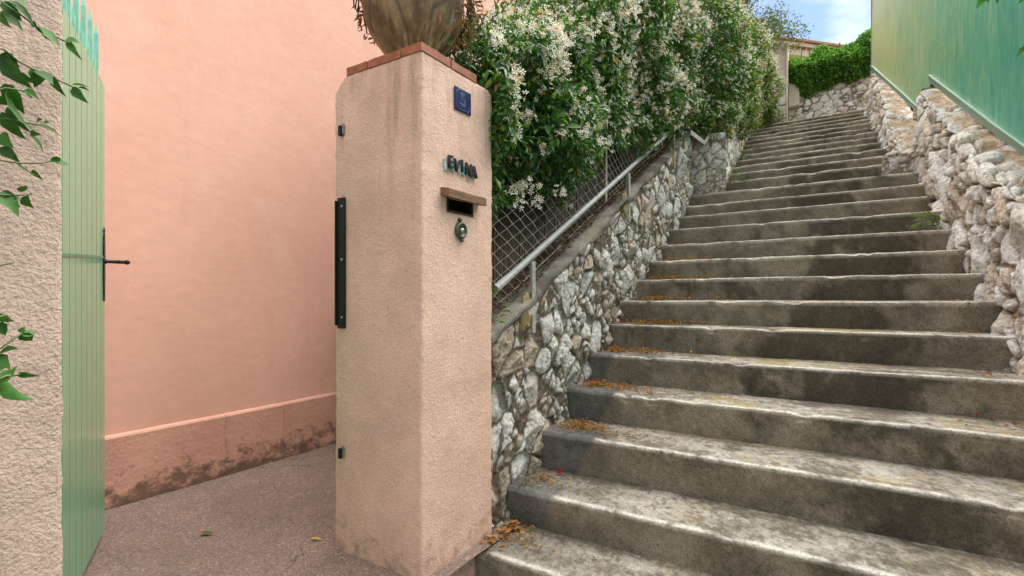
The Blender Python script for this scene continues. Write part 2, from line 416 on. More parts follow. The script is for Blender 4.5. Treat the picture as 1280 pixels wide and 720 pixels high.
# ------------------------------------------------------------------ the staircase
stairs = thing('outdoor_staircase', 'long flight of worn grey concrete steps climbing between two rubble stone walls', 'stairs', (-.35, 1.83, -.19))
def step(k):
    y0, z0 = ALL[k]
    zp = ALL[k - 1][1] if k else -.19
    y1 = ALL[k + 1][0] if k + 1 < len(ALL) else y0 + .6
    upper = k >= 14
    if k < 14:
        xl = -1.40 if k else -1.352
        xr = float(XR(np.array(y0))) + .10
    else:
        xl = float(interp(y0, [(6.2, -1.05), (10.47, -1.31)])) - .08; xr = float(XR(np.array(y0))) + .08
    dx = .011 if k < 5 else (.016 if k < 10 else .03)
    nx = int((xr - xl) / dx) + 1
    # profile (y, z, kind): riser from the bottom, round nose, tread to the back
    hr = z0 - zp; r = .008 + .005 * random.random()
    prof = []
    nr = max(8, int(hr / (.011 if k < 6 else .02)))
    for i in range(nr + 1):
        t = i / nr; prof.append((y0 + .010 * (1 - t), zp - .03 + t * (hr + .03 - r), 0))
    for a in (22, 45, 68): prof.append((y0 + r - r * math.cos(R(a)), z0 - r + r * math.sin(R(a)), 1))
    d = y1 - y0; nt = max(8, int(d / (.011 if k < 6 else .022)))
    for i in range(nt + 1):
        t = i / nt; prof.append((y0 + r + t * (d + .03 - r), z0 + .006 * t, 2))
    prof = np.array(prof); m = len(prof)
    xs = np.linspace(xl, xr, nx)
    X = np.repeat(xs[:, None], m, 1); Y = np.repeat(prof[None, :, 0], nx, 0).copy(); Z = np.repeat(prof[None, :, 1], nx, 0).copy()
    q = np.stack([X, Y, Z], -1)
    kind = prof[None, :, 2] + 0 * X
    sd = 40 + k
    # wavering line, hollows, chips on the nose
    Y += .005 * fbm(np.stack([X * 1.6, 0 * X, 0 * X], -1), 3, sd); Z += .005 * fbm(np.stack([X * 1.3, 0 * X + 7, 0 * X], -1), 3, sd + 3)
    nose = np.exp(-((Y - y0 - .006) ** 2 + (Z - z0 + .006) ** 2) / (2 * .016 ** 2))
    chip = sstep(.22, .65, fbm(np.stack([X * 9, Y * 9, Z * 9], -1), 3, sd + 11))
    cn = np.clip(nose * 1.5, 0, 1) * chip
    Y += .014 * cn; Z -= .013 * cn
    Z += np.where(kind == 2, .004 * fbm(q * 16, 4, sd + 5) + .0022 * fbm(q * 70, 2, sd + 6), 0)
    Y -= np.where(kind == 0, .004 * fbm(q * 13, 4, sd + 7) + .0015 * fbm(q * 60, 2, sd + 8), 0)
    for ci in range(random.choice((1, 2, 2, 3)) if k < 10 else 1):
        cx_ = random.uniform(xl + .3, xr - .2); cw = random.uniform(.02, .06); cdp = random.uniform(.008, .018)
        gch = np.exp(-((X - cx_) / cw) ** 2) * np.clip(nose * 1.7, 0, 1) * (1 + .5 * fbm(q * 30, 2, sd + 31))
        Y += cdp * gch; Z -= cdp * gch
    # colours: pale worn nose, lichened tread, grimy riser with black algae towards the right
    n1 = fbm(q * 5.5, 5, 91, .6); n2 = fbm(q * 2.1 + 5, 4, 92, .6); n3 = fbm(q * 24, 4, 93, .65); n4 = fbm(q * 60, 3, 94, .7)
    tread = lerp3((.135, .125, .105), (.325, .31, .28), sstep(-.30, .34, n1 * .55 + n3 * .55 + n4 * .6))
    tread = lerp3(tread, (.255, .20, .085), .75 * sstep(.08, .40, n2 + .4 * n3) )
    tread = lerp3(tread, (.10, .092, .08), .8 * sstep(.18, .5, -n1 + .6 * n4))
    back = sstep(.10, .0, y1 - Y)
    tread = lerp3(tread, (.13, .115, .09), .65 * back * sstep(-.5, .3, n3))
    white = sstep(.05, .35, fbm(q * np.array([6, 14, 6]), 4, 97) + .5 * n4)
    tread = lerp3(tread, (.50, .49, .47), .42 * white)
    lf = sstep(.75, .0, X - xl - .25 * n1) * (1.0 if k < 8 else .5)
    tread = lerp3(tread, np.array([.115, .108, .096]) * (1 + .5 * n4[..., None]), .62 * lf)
    riser = lerp3((.115, .103, .083), (.225, .203, .165), sstep(-.5, .5, n1 + .35 * n4))
    xa = xr - .1
    alg = sstep(.0, .28, n2 * .6 + .55 * fbm(q * np.array([3.2, 3, 1.6]), 4, 98) + .40 * np.exp(-((X - (xa - .58)) / .38) ** 2) - .18 + .25 * n3)
    riser = lerp3(riser, (.045, .040, .030), .80 * alg)
    drip = sstep(.25, .5, fbm(np.stack([X * 22, Y * 3, Z * 3.5], -1), 3, 99)) * sstep(-.2, .3, n2)
    riser = lerp3(riser, (.05, .044, .035), .6 * drip)
    lich = sstep(.25, .6, fbm(q * 30, 3, 101)) * sstep(.0, .4, n1)
    riser = lerp3(riser, (.27, .25, .205), .4 * lich)
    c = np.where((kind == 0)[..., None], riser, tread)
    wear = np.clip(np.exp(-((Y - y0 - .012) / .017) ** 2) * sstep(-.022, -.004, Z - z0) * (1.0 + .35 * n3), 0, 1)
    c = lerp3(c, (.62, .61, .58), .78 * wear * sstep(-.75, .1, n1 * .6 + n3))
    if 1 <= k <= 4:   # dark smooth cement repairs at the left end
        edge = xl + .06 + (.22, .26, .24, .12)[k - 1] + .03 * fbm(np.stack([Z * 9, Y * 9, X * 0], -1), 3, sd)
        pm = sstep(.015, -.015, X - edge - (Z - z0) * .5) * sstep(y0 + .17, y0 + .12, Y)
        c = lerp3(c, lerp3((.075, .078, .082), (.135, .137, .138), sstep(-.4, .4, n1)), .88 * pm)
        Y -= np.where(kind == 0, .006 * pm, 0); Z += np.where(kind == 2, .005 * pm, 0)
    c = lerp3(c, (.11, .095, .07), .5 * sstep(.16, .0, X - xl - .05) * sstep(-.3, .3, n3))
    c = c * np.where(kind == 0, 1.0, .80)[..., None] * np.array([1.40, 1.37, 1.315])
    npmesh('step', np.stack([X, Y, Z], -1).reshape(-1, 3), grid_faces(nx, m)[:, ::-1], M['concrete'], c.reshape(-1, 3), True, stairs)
for k in range(len(ALL)): step(k)

# ------------------------------------------------------------------ rubble walls
def voro(a, b, seed, jit=.95):
    """jittered-grid Voronoi in unit cells: id hash, edge distance, vector from seed"""
    ia, ib = np.floor(a).astype(int), np.floor(b).astype(int); Z0 = np.zeros_like(ia)
    best = np.full(a.shape, 1e9); sa = np.zeros_like(a); sb = np.zeros_like(a); cid = np.zeros(a.shape, dtype=np.int64)
    offs = [(i, j) for i in (-2, -1, 0, 1, 2) for j in (-2, -1, 0, 1, 2)]
    seeds = []
    for i, j in offs:
        xa = ia + i + .5 + jit * (_h(ia + i, ib + j, Z0, seed) - .5); xb = ib + j + .5 + jit * (_h(ia + i, ib + j, Z0 + 1, seed) - .5)
        d = (xa - a) ** 2 + (xb - b) ** 2
        up = d < best
        best = np.where(up, d, best); sa = np.where(up, xa, sa); sb = np.where(up, xb, sb); cid = np.where(up, (ia + i) * 4096 + ib + j, cid)
        seeds.append((xa, xb, d))
    e = np.full(a.shape, 1e9)
    for xa, xb, d in seeds:
        L = np.sqrt((xa - sa) ** 2 + (xb - sb) ** 2)
        v = np.where(L > 1e-6, (d - best) / (2 * np.maximum(L, 1e-6)), 1e9)
        e = np.minimum(e, v)
    return cid, e, a - sa, b - sb
def hid(cid, k, seed): return _h(cid, cid * 0 + k, cid * 0, seed)
def stones(a, b, p3, cell, seed, depth, palette, mortar, split=.5, aspect=1.3, gap=.012, rot=.5, facet=.45, dirt=.6, warp=.28, mlev=.3):
    """a,b unrolled metres; returns displacement and colour"""
    w = warp * cell
    wa = a + w * fbm(np.stack([a / cell * .8, b / cell * .8, 0 * a], -1), 3, seed + 1); wb = b + w * fbm(np.stack([a / cell * .8 + 9, b / cell * .8, 0 * a], -1), 3, seed + 2)
    ca, sa_ = math.cos(rot), math.sin(rot)
    u = (wa * ca + wb * sa_) / cell; v = (-wa * sa_ + wb * ca) / (cell / aspect)
    cid, e, du, dv = voro(u, v, seed); e = e * cell * .85
    cid2, e2, du2, dv2 = voro(u * 2.1 + 3.3, v * 2.1, seed + 50); e2 = e2 * cell * .42
    fine = hid(cid, 1, seed) < split
    ee = np.where(fine, np.minimum(e, e2), e); ii = np.where(fine, cid * 131 + cid2 * 7 + 1, cid)
    DU = np.where(fine, du2 * .48, du) * cell; DV = np.where(fine, dv2 * .48, dv) * cell
    size = np.where(fine, .55, 1.0)
    # fractured face: minimum of four random planes gives flat facets with creases
    h = 1e9
    for k in range(4):
        ang = 2 * math.pi * (hid(ii, 10 + k, seed) + k) / 4.0; sl = .03 + facet * hid(ii, 20 + k, seed) ** 1.5
        h = np.minimum(h, sl * (DU * np.cos(ang) + DV * np.sin(ang)) + .012 * hid(ii, 30 + k, seed))
    base = depth * (.30 + .80 * hid(ii, 3, seed)) * (.7 + .3 * size)
    g = gap * (.3 + 1.4 * hid(ii, 4, seed)) + np.where(fine & (hid(ii, 7, seed) < .16), .2, 0)
    en = ee + .0065 * fbm(p3 * 30, 4, seed + 4, .6) + .003 * fbm(p3 * 110, 2, seed + 14)
    t0 = g * .45
    m = sstep(t0, t0 + .006, en)
    round_ = 1 - np.exp(-np.maximum(en - t0, 0) / (.0030 + .005 * hid(ii, 8, seed)))
    rough = .008 * fbm(p3 * 22, 5, seed + 5, .7) + .003 * fbm(p3 * 95, 2, seed + 6)
    crag = .015 * np.abs(fbm(p3 * 9, 4, seed + 8, .5)) * size
    pit = -.007 * sstep(.32, .5, fbm(p3 * 38, 3, seed + 12))
    mort = mlev * depth + .016 * fbm(p3 * 15, 4, seed + 7, .65) - .010 * sstep(0, .5, fbm(p3 * 6, 3, seed + 13))
    disp = m * (base * round_ + np.clip(h, -.05, .03) * round_ + rough - crag + pit) + (1 - m) * mort
    pal = np.array(palette); idx = (hid(ii, 5, seed) * len(pal) * .9999).astype(int); c = pal[idx]
    c = c * (.84 + .32 * hid(ii, 6, seed))[..., None]
    n1 = fbm(p3 * 9, 4, seed + 9, .6); n2 = fbm(p3 * 34, 4, seed + 10, .65); n3 = fbm(p3 * 90, 2, seed + 15)
    c = lerp3(c, c * np.array([.74, .63, .52]), min(.7, dirt + .1) * sstep(.12, .45, n1 + .4 * n2))
    c = lerp3(c, np.array([.13, .115, .095]), dirt * sstep(.26, .52, n2 + .3 * n1 + .4 * n3))
    c = lerp3(c, c * .5, .7 * sstep(.32, .5, fbm(p3 * 38, 3, seed + 12)))
    mc = lerp3(np.array(mortar) * 1.15, np.array(mortar) * .5, sstep(-.4, .45, n2 + .3 * n3))
    c = lerp3(mc, c, m)
    return disp, c, m
PAL_L = [(.74, .73, .71), (.68, .67, .65), (.78, .77, .75), (.52, .45, .37), (.68, .65, .60), (.56, .47, .38), (.72, .71, .69), (.66, .65, .63)]
PAL_R = [(.82, .80, .77), (.78, .75, .70), (.84, .83, .81), (.66, .57, .48), (.74, .69, .62), (.82, .79, .75), (.70, .60, .50), (.80, .79, .78)]

def left_wall(name, label, y0, y1, xf, zb, zt, res, seed, cell, pal, mortar, dirt=.6):
    t = thing(name, label, 'stone wall', (float(xf(y0)), y0, float(zb(y0))), 'rubble walls lining the stairs')
    ns = int((y1 - y0) / res) + 1; hmax = float(np.max(zt(np.linspace(y0, y1, 20)) - zb(np.linspace(y0, y1, 20))))
    nt = int(hmax / res) + 1
    Y = np.repeat(np.linspace(y0, y1, ns)[:, None], nt, 1); T = np.repeat(np.linspace(0, 1, nt)[None, :], ns, 0)
    Zb, Zt = zb(Y), zt(Y); Z = Zb + T * (Zt - Zb)
    X = xf(Y) + 0 * Z
    p3 = np.stack([X, Y, Z], -1)
    d, c, m = stones(Y, Z, p3, cell, seed, .040, pal, mortar, split=.40, gap=.013, rot=.9, dirt=dirt, warp=.2, facet=.6)
    # moss and dirt low down near the treads
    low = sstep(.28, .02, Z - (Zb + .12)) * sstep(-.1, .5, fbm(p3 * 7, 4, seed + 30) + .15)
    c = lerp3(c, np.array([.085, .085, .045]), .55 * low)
    X2 = X + d - .02
    npmesh('stonework', np.stack([X2, Y, Z], -1).reshape(-1, 3), grid_faces(ns, nt), M['stone'], c.reshape(-1, 3), False, t)
    return t
zb_l = lambda y: stair_z(y) - .33
wl1 = left_wall('rubble_wall', 'low grey rubble stone wall with sloping cement top right of the pink pillar', 1.98, 5.98, lambda y: -1.372 + 0 * y, zb_l, lambda y: cop_z(y) - .025, .0068, 11, .185, PAL_L, (.20, .165, .125), .35)
# end block of the first wall at the landing, and the far wall
def top_u(y): return 2.92 + .40 * (y - 6.2)
xu = lambda y: interp(y, [(6.0, -1.05), (10.6, -1.32)])
wl2 = left_wall('rubble_wall', 'rough white stone wall under the hanging hedge beside the upper steps', 6.06, 10.75, xu, zb_l, top_u, .016, 23, .17, PAL_R[:3] + PAL_L[:4] + PAL_R[3:6], (.28, .23, .18), .3)
# return face of the far wall (faces down the stairs)
def return_face(parent, y, x0, x1, z0, z1, seed):
    res = .014; nu, nv = int((x1 - x0) / res) + 2, int((z1 - z0) / res) + 2
    X = np.repeat(np.linspace(x0, x1, nu)[:, None], nv, 1); Z = np.repeat(np.linspace(z0, z1, nv)[None, :], nu, 0); Y = 0 * X + y
    p3 = np.stack([X, Y, Z], -1); d, c, m = stones(X, Z, p3, .13, seed, .03, PAL_R[:3] + PAL_R[5:6], (.42, .34, .26), rot=.8, dirt=.15)
    npmesh('stonework_end', np.stack([X, Y - d + .02, Z], -1).reshape(-1, 3), grid_faces(nu, nv), M['stone'], c.reshape(-1, 3), True, parent)
return_face(wl2, 6.06, -1.5, -1.03, 2.0, 2.95, 77)
def coping(parent, y0, y1, xf, x1, zt, res=.014, seed=5, lip=.002, th=.036):
    ns = int((y1 - y0) / res) + 1
    # profile in (dx, dz): front skirt, nose, top, back
    pr = []
    for i in range(6): pr.append((0.0, -th + th * .8 * i / 5))
    pr += [(-.006, -.006), (-.018, 0)]
    nW = 16
    w = xf(np.array(y0)) - x1
    for i in range(1, nW + 1): pr.append((-.018 - (w - .018) * i / nW, .004 + .012 * math.sin(i / nW * 3.1)))
    pr.append((-w, -.16))
    pr = np.array(pr); m = len(pr)
    Y = np.repeat(np.linspace(y0, y1, ns)[:, None], m, 1)
    X = xf(Y) + lip + np.repeat(pr[None, :, 0], ns, 0); Z = zt(Y) + np.repeat(pr[None, :, 1], ns, 0)
    q = np.stack([X, Y, Z], -1)
    fr = (np.arange(m) < 6)[None, :] + 0 * Y
    bot = (np.arange(m) == 0)[None, :] + 0 * Y
    X += .012 * fbm(q * 8, 4, seed) + .004 * fbm(q * 40, 2, seed + 1) - .03 * bot
    Z += .010 * fbm(q * 6, 4, seed + 2) + .004 * fbm(q * 40, 2, seed + 3) + fr * .035 * fbm(np.stack([Y * 9, 0 * Y, 0 * Y], -1), 3, seed + 4) * np.linspace(1, 0, m)[None, :] * 1.3
    n1, n2 = fbm(q * 7, 4, seed + 5), fbm(q * 35, 3, seed + 6)
    c = lerp3((.12, .11, .095), (.27, .255, .225), sstep(-.4, .5, n1 + .5 * n2))
    c = lerp3(c, (.17, .135, .055), .55 * sstep(.1, .5, fbm(q * 4, 4, seed + 7) + .3 * n2))
    c = lerp3(c, (.055, .05, .04), .6 * sstep(.2, .5, -n1 + .4 * n2))
    return npmesh('coping', q * 0 + np.stack([X, Y, Z], -1).reshape(ns, m, 3) if False else np.stack([X, Y, Z], -1).reshape(-1, 3), grid_faces(ns, m), M['concrete'], c.reshape(-1, 3), True, parent)
coping(wl1, 1.98, 5.98, lambda y: -1.36 + 0 * y, -1.66, cop_z)
coping(wl2, 6.06, 10.75, lambda y: xu(y), -1.75, top_u, .03, 15)

def right_wall(name, label, y0, y1, zt, wtop, res, seed, cell, rnd=.07, soil_at=.05, t=None):
    t = t or thing(name, label, 'stone wall', (float(XR(np.array(y0))), y0, float(stair_z(y0)) - .3), 'rubble walls lining the stairs')
    ns = int((y1 - y0) * 1.12 / res) + 1
    Yl = np.linspace(y0, y1, ns); H = zt(Yl) - (stair_z(Yl) - .4); Wd = wtop(Yl)
    Lmax = float(np.max(H + Wd)); nt = int(Lmax / res) + 1
    Y = np.repeat(Yl[:, None], nt, 1); T = np.repeat(np.linspace(0, 1, nt)[None, :], ns, 0) * (H + Wd)[:, None]
    Hh = np.repeat(H[:, None], nt, 1); XF = XR if y0 > 6.01 else (lambda y: XR(np.minimum(y, 6.0)))
    f = np.minimum(T, Hh); g = np.maximum(T - Hh, 0)
    batter = .13
    X = XF(Y) + batter * f + g; Z = (stair_z(Y) - .4) + f - .03 * sstep(0, .35, g)
    k = sstep(-rnd, rnd, T - Hh)
    N = np.stack([-(1 - k), 0 * k, .12 * (1 - k) + k], -1); N /= np.linalg.norm(N, axis=-1)[..., None]
    rr = np.clip(1 - np.abs(T - Hh) / (rnd * 1.6), 0, 1) ** 2 * rnd * .38
    X = X + rr * .7; Z = Z - rr * .7
    p3 = np.stack([X, Y, Z], -1)
    slope = .5
    d, c, m = stones(Y * 1.12, T + .0 * Y, p3, cell, seed, .052, PAL_R, (.36, .26, .175), split=.34, aspect=1.4, gap=.012, rot=.75, facet=.6, dirt=.2, warp=.15, mlev=-.25)
    # sandy fill on the top, with some stones breaking through
    sm = sstep(soil_at, soil_at + .10, T - Hh + .16 * fbm(p3 * 5, 3, seed + 40)) * sstep(-.10, .12, fbm(p3 * 3.3, 3, seed + 41) + .22)
    sn = fbm(p3 * 30, 4, seed + 42, .65)
    sc = lerp3((.33, .24, .155), (.56, .45, .32), sstep(-.4, .4, sn + .5 * fbm(p3 * 7, 3, seed + 43)))
    c = lerp3(c, sc, sm); d = d * (1 - sm) + sm * (.022 + .012 * sn + .015 * fbm(p3 * 9, 3, seed + 44))
    # ochre lichen / rusty earth in the joints
    c = lerp3(c, np.array([.42, .29, .18]), .28 * sstep(.15, .5, fbm(p3 * 6, 4, seed + 45)) * (1 - .6 * m))
    d = d + .03 * fbm(p3 * 3.1, 2, seed + 46) - .02
    V = p3 + N * (d - .03)[..., None]
    npmesh('stonework', V.reshape(-1, 3), grid_faces(ns, nt)[:, ::-1], M['stone'], c.reshape(-1, 3), True, t)
    return t
zt_r1 = lambda y: interp(y, [(-4, .45), (1.5, .50), (3.5, 1.51), (6.2, 3.00), (6.7, 3.29)])
wt1 = lambda y: panel_x(y) + .1 - XR(np.minimum(y, 6.0)) - .07
wr1 = right_wall('rubble_wall', 'pale rough rubble wall with sandy top below the green screen at the right', 2.4, 6.66, zt_r1, wt1, .0078, 31, .25)
right_wall('', '', -2.5, 2.39, zt_r1, wt1, .02, 31, .25, t=wr1)
def zt_r2(y): return interp(y, [(6.0, 2.42), (7.0, 2.98), (10.5, 4.98)])
wr2 = right_wall('rubble_wall', 'pale rubble wall beside the upper steps beneath the yellow green screen', 6.06, 10.7, zt_r2, lambda y: np.maximum(panel_x(y) + .06 - XR(y) - .1, .08), .017, 37, .19)  # same pale stone colours as the near right wall
# end face of the near right wall block (its far side) is closed by a rough cap
def cap_face(parent, y, x0, x1, z0, z1, seed):
    res = .02; nu, nv = int((x1 - x0) / res) + 2, int((z1 - z0) / res) + 2
    X = np.repeat(np.linspace(x0, x1, nu)[:, None], nv, 1); Z = np.repeat(np.linspace(z0, z1, nv)[None, :], nu, 0); Y = 0 * X + y
    p3 = np.stack([X, Y, Z], -1); d, c, m = stones(X, Z, p3, .2, seed, .05, PAL_R, (.25, .19, .14))
    npmesh('stonework_end', np.stack([X, Y + d - .02, Z], -1).reshape(-1, 3), grid_faces(nu, nv)[:, ::-1], M['stone'], c.reshape(-1, 3), True, parent)
return_face(wr2, 6.05, .37, .74, 2.0, 2.47, 79)
cap_face(wr1, 6.67, .74, 1.0, 2.4, 3.24, 78)

# ------------------------------------------------------------------ pink house, gate pillar, left pier
house = thing('pink_house', 'pink rendered house side wall with a stained plinth behind the open gate', 'house', (-6, 2.5, 0))
def grid_plane(y0, y1, z0, z1, x, res, amp, seed):
    nu, nv = int((y1 - y0) / res) + 2, int((z1 - z0) / res) + 2
    Y = np.repeat(np.linspace(y0, y1, nu)[:, None], nv, 1); Z = np.repeat(np.linspace(z0, z1, nv)[None, :], nu, 0); X = 0 * Y + x
    p = np.stack([X, Y, Z], -1); X = X + amp * fbm(p * 2.5, 4, seed)
    return np.stack([X, Y, Z], -1).reshape(-1, 3), grid_faces(nu, nv)
bm = bmesh.new(); addbox(bm, -11, -3.225, -4, 9.2, -.3, 7.2); bmesh.ops.recalc_face_normals(bm, faces=bm.faces)
bmobj('wall', bm, M['pink'], house)
# plinth with a sloped ledge, slightly uneven
ys = np.linspace(-1.5, 4.2, 420)
pr = [(-3.20, -.1), (-3.20, .05), (-3.20, .15), (-3.20, .25), (-3.20, .34), (-3.2, .368), (-3.206, .378), (-3.223, .386)]
V = []
for y in ys:
    for i, (x, z) in enumerate(pr):
        w = .006 * float(fbm(np.array([y * 3, z * 5, 1.0]), 3, 61)) if i < 7 else 0
        V.append((x + w, y, z + (.004 * float(fbm(np.array([y * 2, 3.0, 1.0]), 3, 62)) if i > 3 else 0)))
npmesh('plinth', np.array(V), grid_faces(len(ys), len(pr)), M['plinth'], smooth=False, parent=house)
M['roof'] = simple('roof_tile', (.36, .17, .10), .8, 0, 8, .3, .004, 40)
bm = bmesh.new(); addbox(bm, -11.2, -3.0, -4.2, 9.4, 7.2, 7.34); bmesh.ops.recalc_face_normals(bm, faces=bm.faces); bmobj('roof_slab', bm, M['roof'], house)

def stucco_box(name, x0, x1, y0, y1, z0, z1, res, mat, parent=None, r=.007, amp=.003, seed=3, hole=None, tweak=None):
    V, F = [], []; b = 0
    def face(o, u, v, nu, nv, tg=None):
        nonlocal b
        o, u, v = map(np.array, (o, u, v))
        U = np.repeat(np.linspace(0, 1, nu)[:, None], nv, 1)[..., None]; Vv = np.repeat(np.linspace(0, 1, nv)[None, :], nu, 0)[..., None]
        p = (o + U * u + Vv * v).reshape(-1, 3); f = grid_faces(nu, nv)
        if tg is not None:
            cpt = p[f].mean(1); f = f[~((cpt[:, 1] > tg[0]) & (cpt[:, 1] < tg[1]) & (cpt[:, 2] > tg[2]) & (cpt[:, 2] < tg[3]))]
        V.append(p); F.append(f + b); b += len(p)
    dx, dy, dz = x1 - x0, y1 - y0, z1 - z0
    n = lambda d: int(d / res) + 2
    face((x0, y0, z0), (dx, 0, 0), (0, 0, dz), n(dx), n(dz)); face((x1, y0, z0), (0, dy, 0), (0, 0, dz), n(dy), n(dz), hole)
    face((x1, y1, z0), (-dx, 0, 0), (0, 0, dz), n(dx), n(dz)); face((x0, y1, z0), (0, -dy, 0), (0, 0, dz), n(dy), n(dz))
    face((x0, y0, z1), (dx, 0, 0), (0, dy, 0), n(dx), n(dy))
    P = np.concatenate(V); f = np.concatenate(F)
    lo, hi = np.array([x0 + r, y0 + r, z0 - 9]), np.array([x1 - r, y1 - r, z1 - r])
    c = np.clip(P, lo, hi); dvec = P - c; L = np.linalg.norm(dvec, axis=1)
    on = L > 1e-9
    P[on] = c[on] + dvec[on] / L[on][:, None] * np.minimum(L[on], r)[:, None]
    if tweak is not None: P = tweak(P)
    edge = sum(((np.abs(P[:, i] - a) < r * 1.3).astype(float) for i, a in ((0, x0), (0, x1), (1, y0), (1, y1)))) >= 2
    for i in range(3):
        P[:, i] += amp * fbm(P * 9 + 31 * i, 4, seed + i) + .0012 * fbm(P * 60 + 31 * i, 2, seed + 9 + i)
        P[:, i] += np.where(edge, .0035 * fbm(P * 45 + 11 * i, 3, seed + 20 + i), 0)
    return npmesh(name, P, f, mat, smooth=True, parent=parent, weld=.0004)
PX0, PX1, PY0, PY1, PZ = -1.868, -1.36, 1.492, 1.975, 2.067
pillar = thing('gate_pillar', 'square pink roughcast gate pillar with letterbox slot and terracotta tile top', 'pillar', ((PX0 + PX1) / 2, (PY0 + PY1) / 2, 0))
def tw(P):
    k = np.clip(-1.795 - P[:, 0], 0, 1) + np.clip(P[:, 1] - 1.94, 0, 1)
    top = P[:, 2] > PZ - .09
    P[:, 2] = np.where(top, np.minimum(P[:, 2], PZ - k * .9), P[:, 2]); return P
SLOT = (1.648, 1.822, 1.468, 1.522)
stucco_box('shaft', PX0, PX1, PY0, PY1, -.32, PZ, .009, M['pillar'], pillar, hole=(SLOT[0], SLOT[1], SLOT[2], SLOT[3]), tweak=tw)
# terracotta tile edging on the pillar top
TX0, TX1, TY0, TY1 = -1.79, -1.358, 1.490, 1.85
def tiles():
    zz0, zz1 = PZ - .001, PZ + .033
    d = .108; xs = [TX0, -1.662, TX1 - d]
    segs = [(xs[i] + (.004 if i else 0), xs[i + 1] - .004, TY0, TY0 + d) for i in range(2)]
    segs += [(TX1 - d, TX1, TY0, 1.667), (TX1 - d, TX1, 1.675, TY1)]
    segs += [(xs[i] + .005, xs[i + 1] - .005, TY1 - d, TY1) for i in range(2)] + [(TX0, TX0 + d, TY0 + d + .01, TY1 - d - .01)]
    for i, (a, b_, c, d2) in enumerate(segs):
        bm = bmesh.new(); addbox(bm, a, b_, c, d2, zz0, zz1 + random.uniform(-.002, .002)); bmesh.ops.recalc_face_normals(bm, faces=bm.faces)
        bmesh.ops.subdivide_edges(bm, edges=bm.edges, cuts=3, use_grid_fill=True)
        for v in bm.verts:
            nq = fbm(np.array(v.co) * 30, 2, 70 + i); v.co += Vector((.0018 * nq, -.0018 * nq, .0015 * nq))
        bmobj('edging_tile', bm, M['terracotta'], pillar)
    box('mortar_bed', TX0 + .012, TX1 - .012, TY0 + .012, TY1 - .012, PZ - .02, PZ + .028, M['mortar'], pillar)
tiles()
# black lock keep, the two small gate brackets
keep = thing('gate_strike_plate', 'long black metal strike plate on the left corner of the pillar', 'strike plate', (-1.82, 1.49, 1.25))
box('plate', -1.838, -1.792, 1.478, 1.4885, .972, 1.540, M['dark_metal'], keep, .003)
box('flange', -1.846, -1.8385, 1.470, 1.506, .985, 1.528, M['dark_metal'], keep, .003)
M['screw'] = simple('zinc_screw', (.3, .3, .32), .35, .8, 60, .2, 0)
for z in (1.02, 1.27, 1.50):
    V, F = lathe([(0, .004), (.004, .0035), (.006, .001), (.006, 0)], 12)
    V = np.stack([V[:, 0] - 1.808, 1.478 - V[:, 2], z + V[:, 1]], -1); npmesh('screw', V, F, M['screw'], parent=keep)
for z, lab in ((1.83, 'small rusty metal bracket near the top left edge of the pillar'), (.43, 'small black metal bracket low on the left edge of the pillar')):
    br = thing('metal_bracket', lab, 'bracket', (-1.83, 1.49, z), 'metal brackets on the pillar edge')
    box('plate', -1.826, -1.812, 1.472, 1.490, z - .022, z + .022, M['dark_metal'], br, .002)
    box('lug', -1.8115, -1.802, 1.480, 1.490, z - .016, z + .030, M['screw'], br, .002)
# rust run below the strike plate: thin deposit is in its own mesh flush on the render
M['rust'] = simple('rust_stain', (.33, .15, .05), .95, 0, 60, .4, 0)

# left pier
pier = thing('gate_pier', 'rough stucco gate pier at the left edge of the photo behind the vine', 'pier', (-1.6, .1, 0))
stucco_box('shaft', -1.87, -1.362, -.25, .402, -.3, 2.3, .010, M['pier'], pier, seed=23, amp=.004)

# ------------------------------------------------------------------ pillar fittings (+X face)
FX = PX1
letter = thing('letterbox', 'letter slot with a weathered wooden lid set into the pink pillar', 'letterbox', (FX, 1.735, 1.5))
M['wood'] = None
def woodmat():
    m, n, l, b = newmat('weathered_wood'); co = objco(n)
    g = nnoise(n, l, 30, 7, .7, nmapping(n, l, co, (2, .35, 3)))
    l.new(nramp(n, l, g, [(.3, (.10, .055, .03)), (.55, (.22, .115, .06)), (.75, (.33, .20, .12))]), b.inputs['Base Color'])
    b.inputs['Roughness'].default_value = .8; nbump(n, l, b, g, .003); return m
M['wood'] = woodmat()
M['void'] = simple('slot_dark_metal', (.02, .017, .015), .8, 0, 30, .3, 0)
bm = bmesh.new()
addbox(bm, FX - .004, FX + .045, 1.605, 1.868, 1.522, 1.558)
for v in bm.verts:
    if v.co.x > FX + .02: v.co.z -= .010
bmesh.ops.recalc_face_normals(bm, faces=bm.faces); bmobj('lid', bm, M['wood'], letter, bevel=.003)
bm = bmesh.new()  # recess: five inner faces
a0, a1, b0, b1 = SLOT[0] - .012, SLOT[1] + .012, SLOT[2] - .012, SLOT[3] + .012
addbox(bm, FX - .10, FX - .006, a0, a1, b0, b1)
bmesh.ops.recalc_face_normals(bm, faces=bm.faces)
fr = [f for f in bm.faces if f.normal.x > .9]; bmesh.ops.delete(bm, geom=fr, context='FACES_ONLY'); bmesh.ops.reverse_faces(bm, faces=bm.faces)
bmobj('recess', bm, M['void'], letter)
bm = bmesh.new()
addbox(bm, FX - .006, FX + .002, SLOT[0] - .004, SLOT[0] + .006, SLOT[2], SLOT[3]); addbox(bm, FX - .006, FX + .002, SLOT[1] - .006, SLOT[1] + .004, SLOT[2], SLOT[3]); addbox(bm, FX - .006, FX + .004, SLOT[0] - .004, SLOT[1] + .004, SLOT[2] - .006, SLOT[2] + .003)
bmesh.ops.recalc_face_normals(bm, faces=bm.faces); bmobj('frame', bm, M['void'], letter)

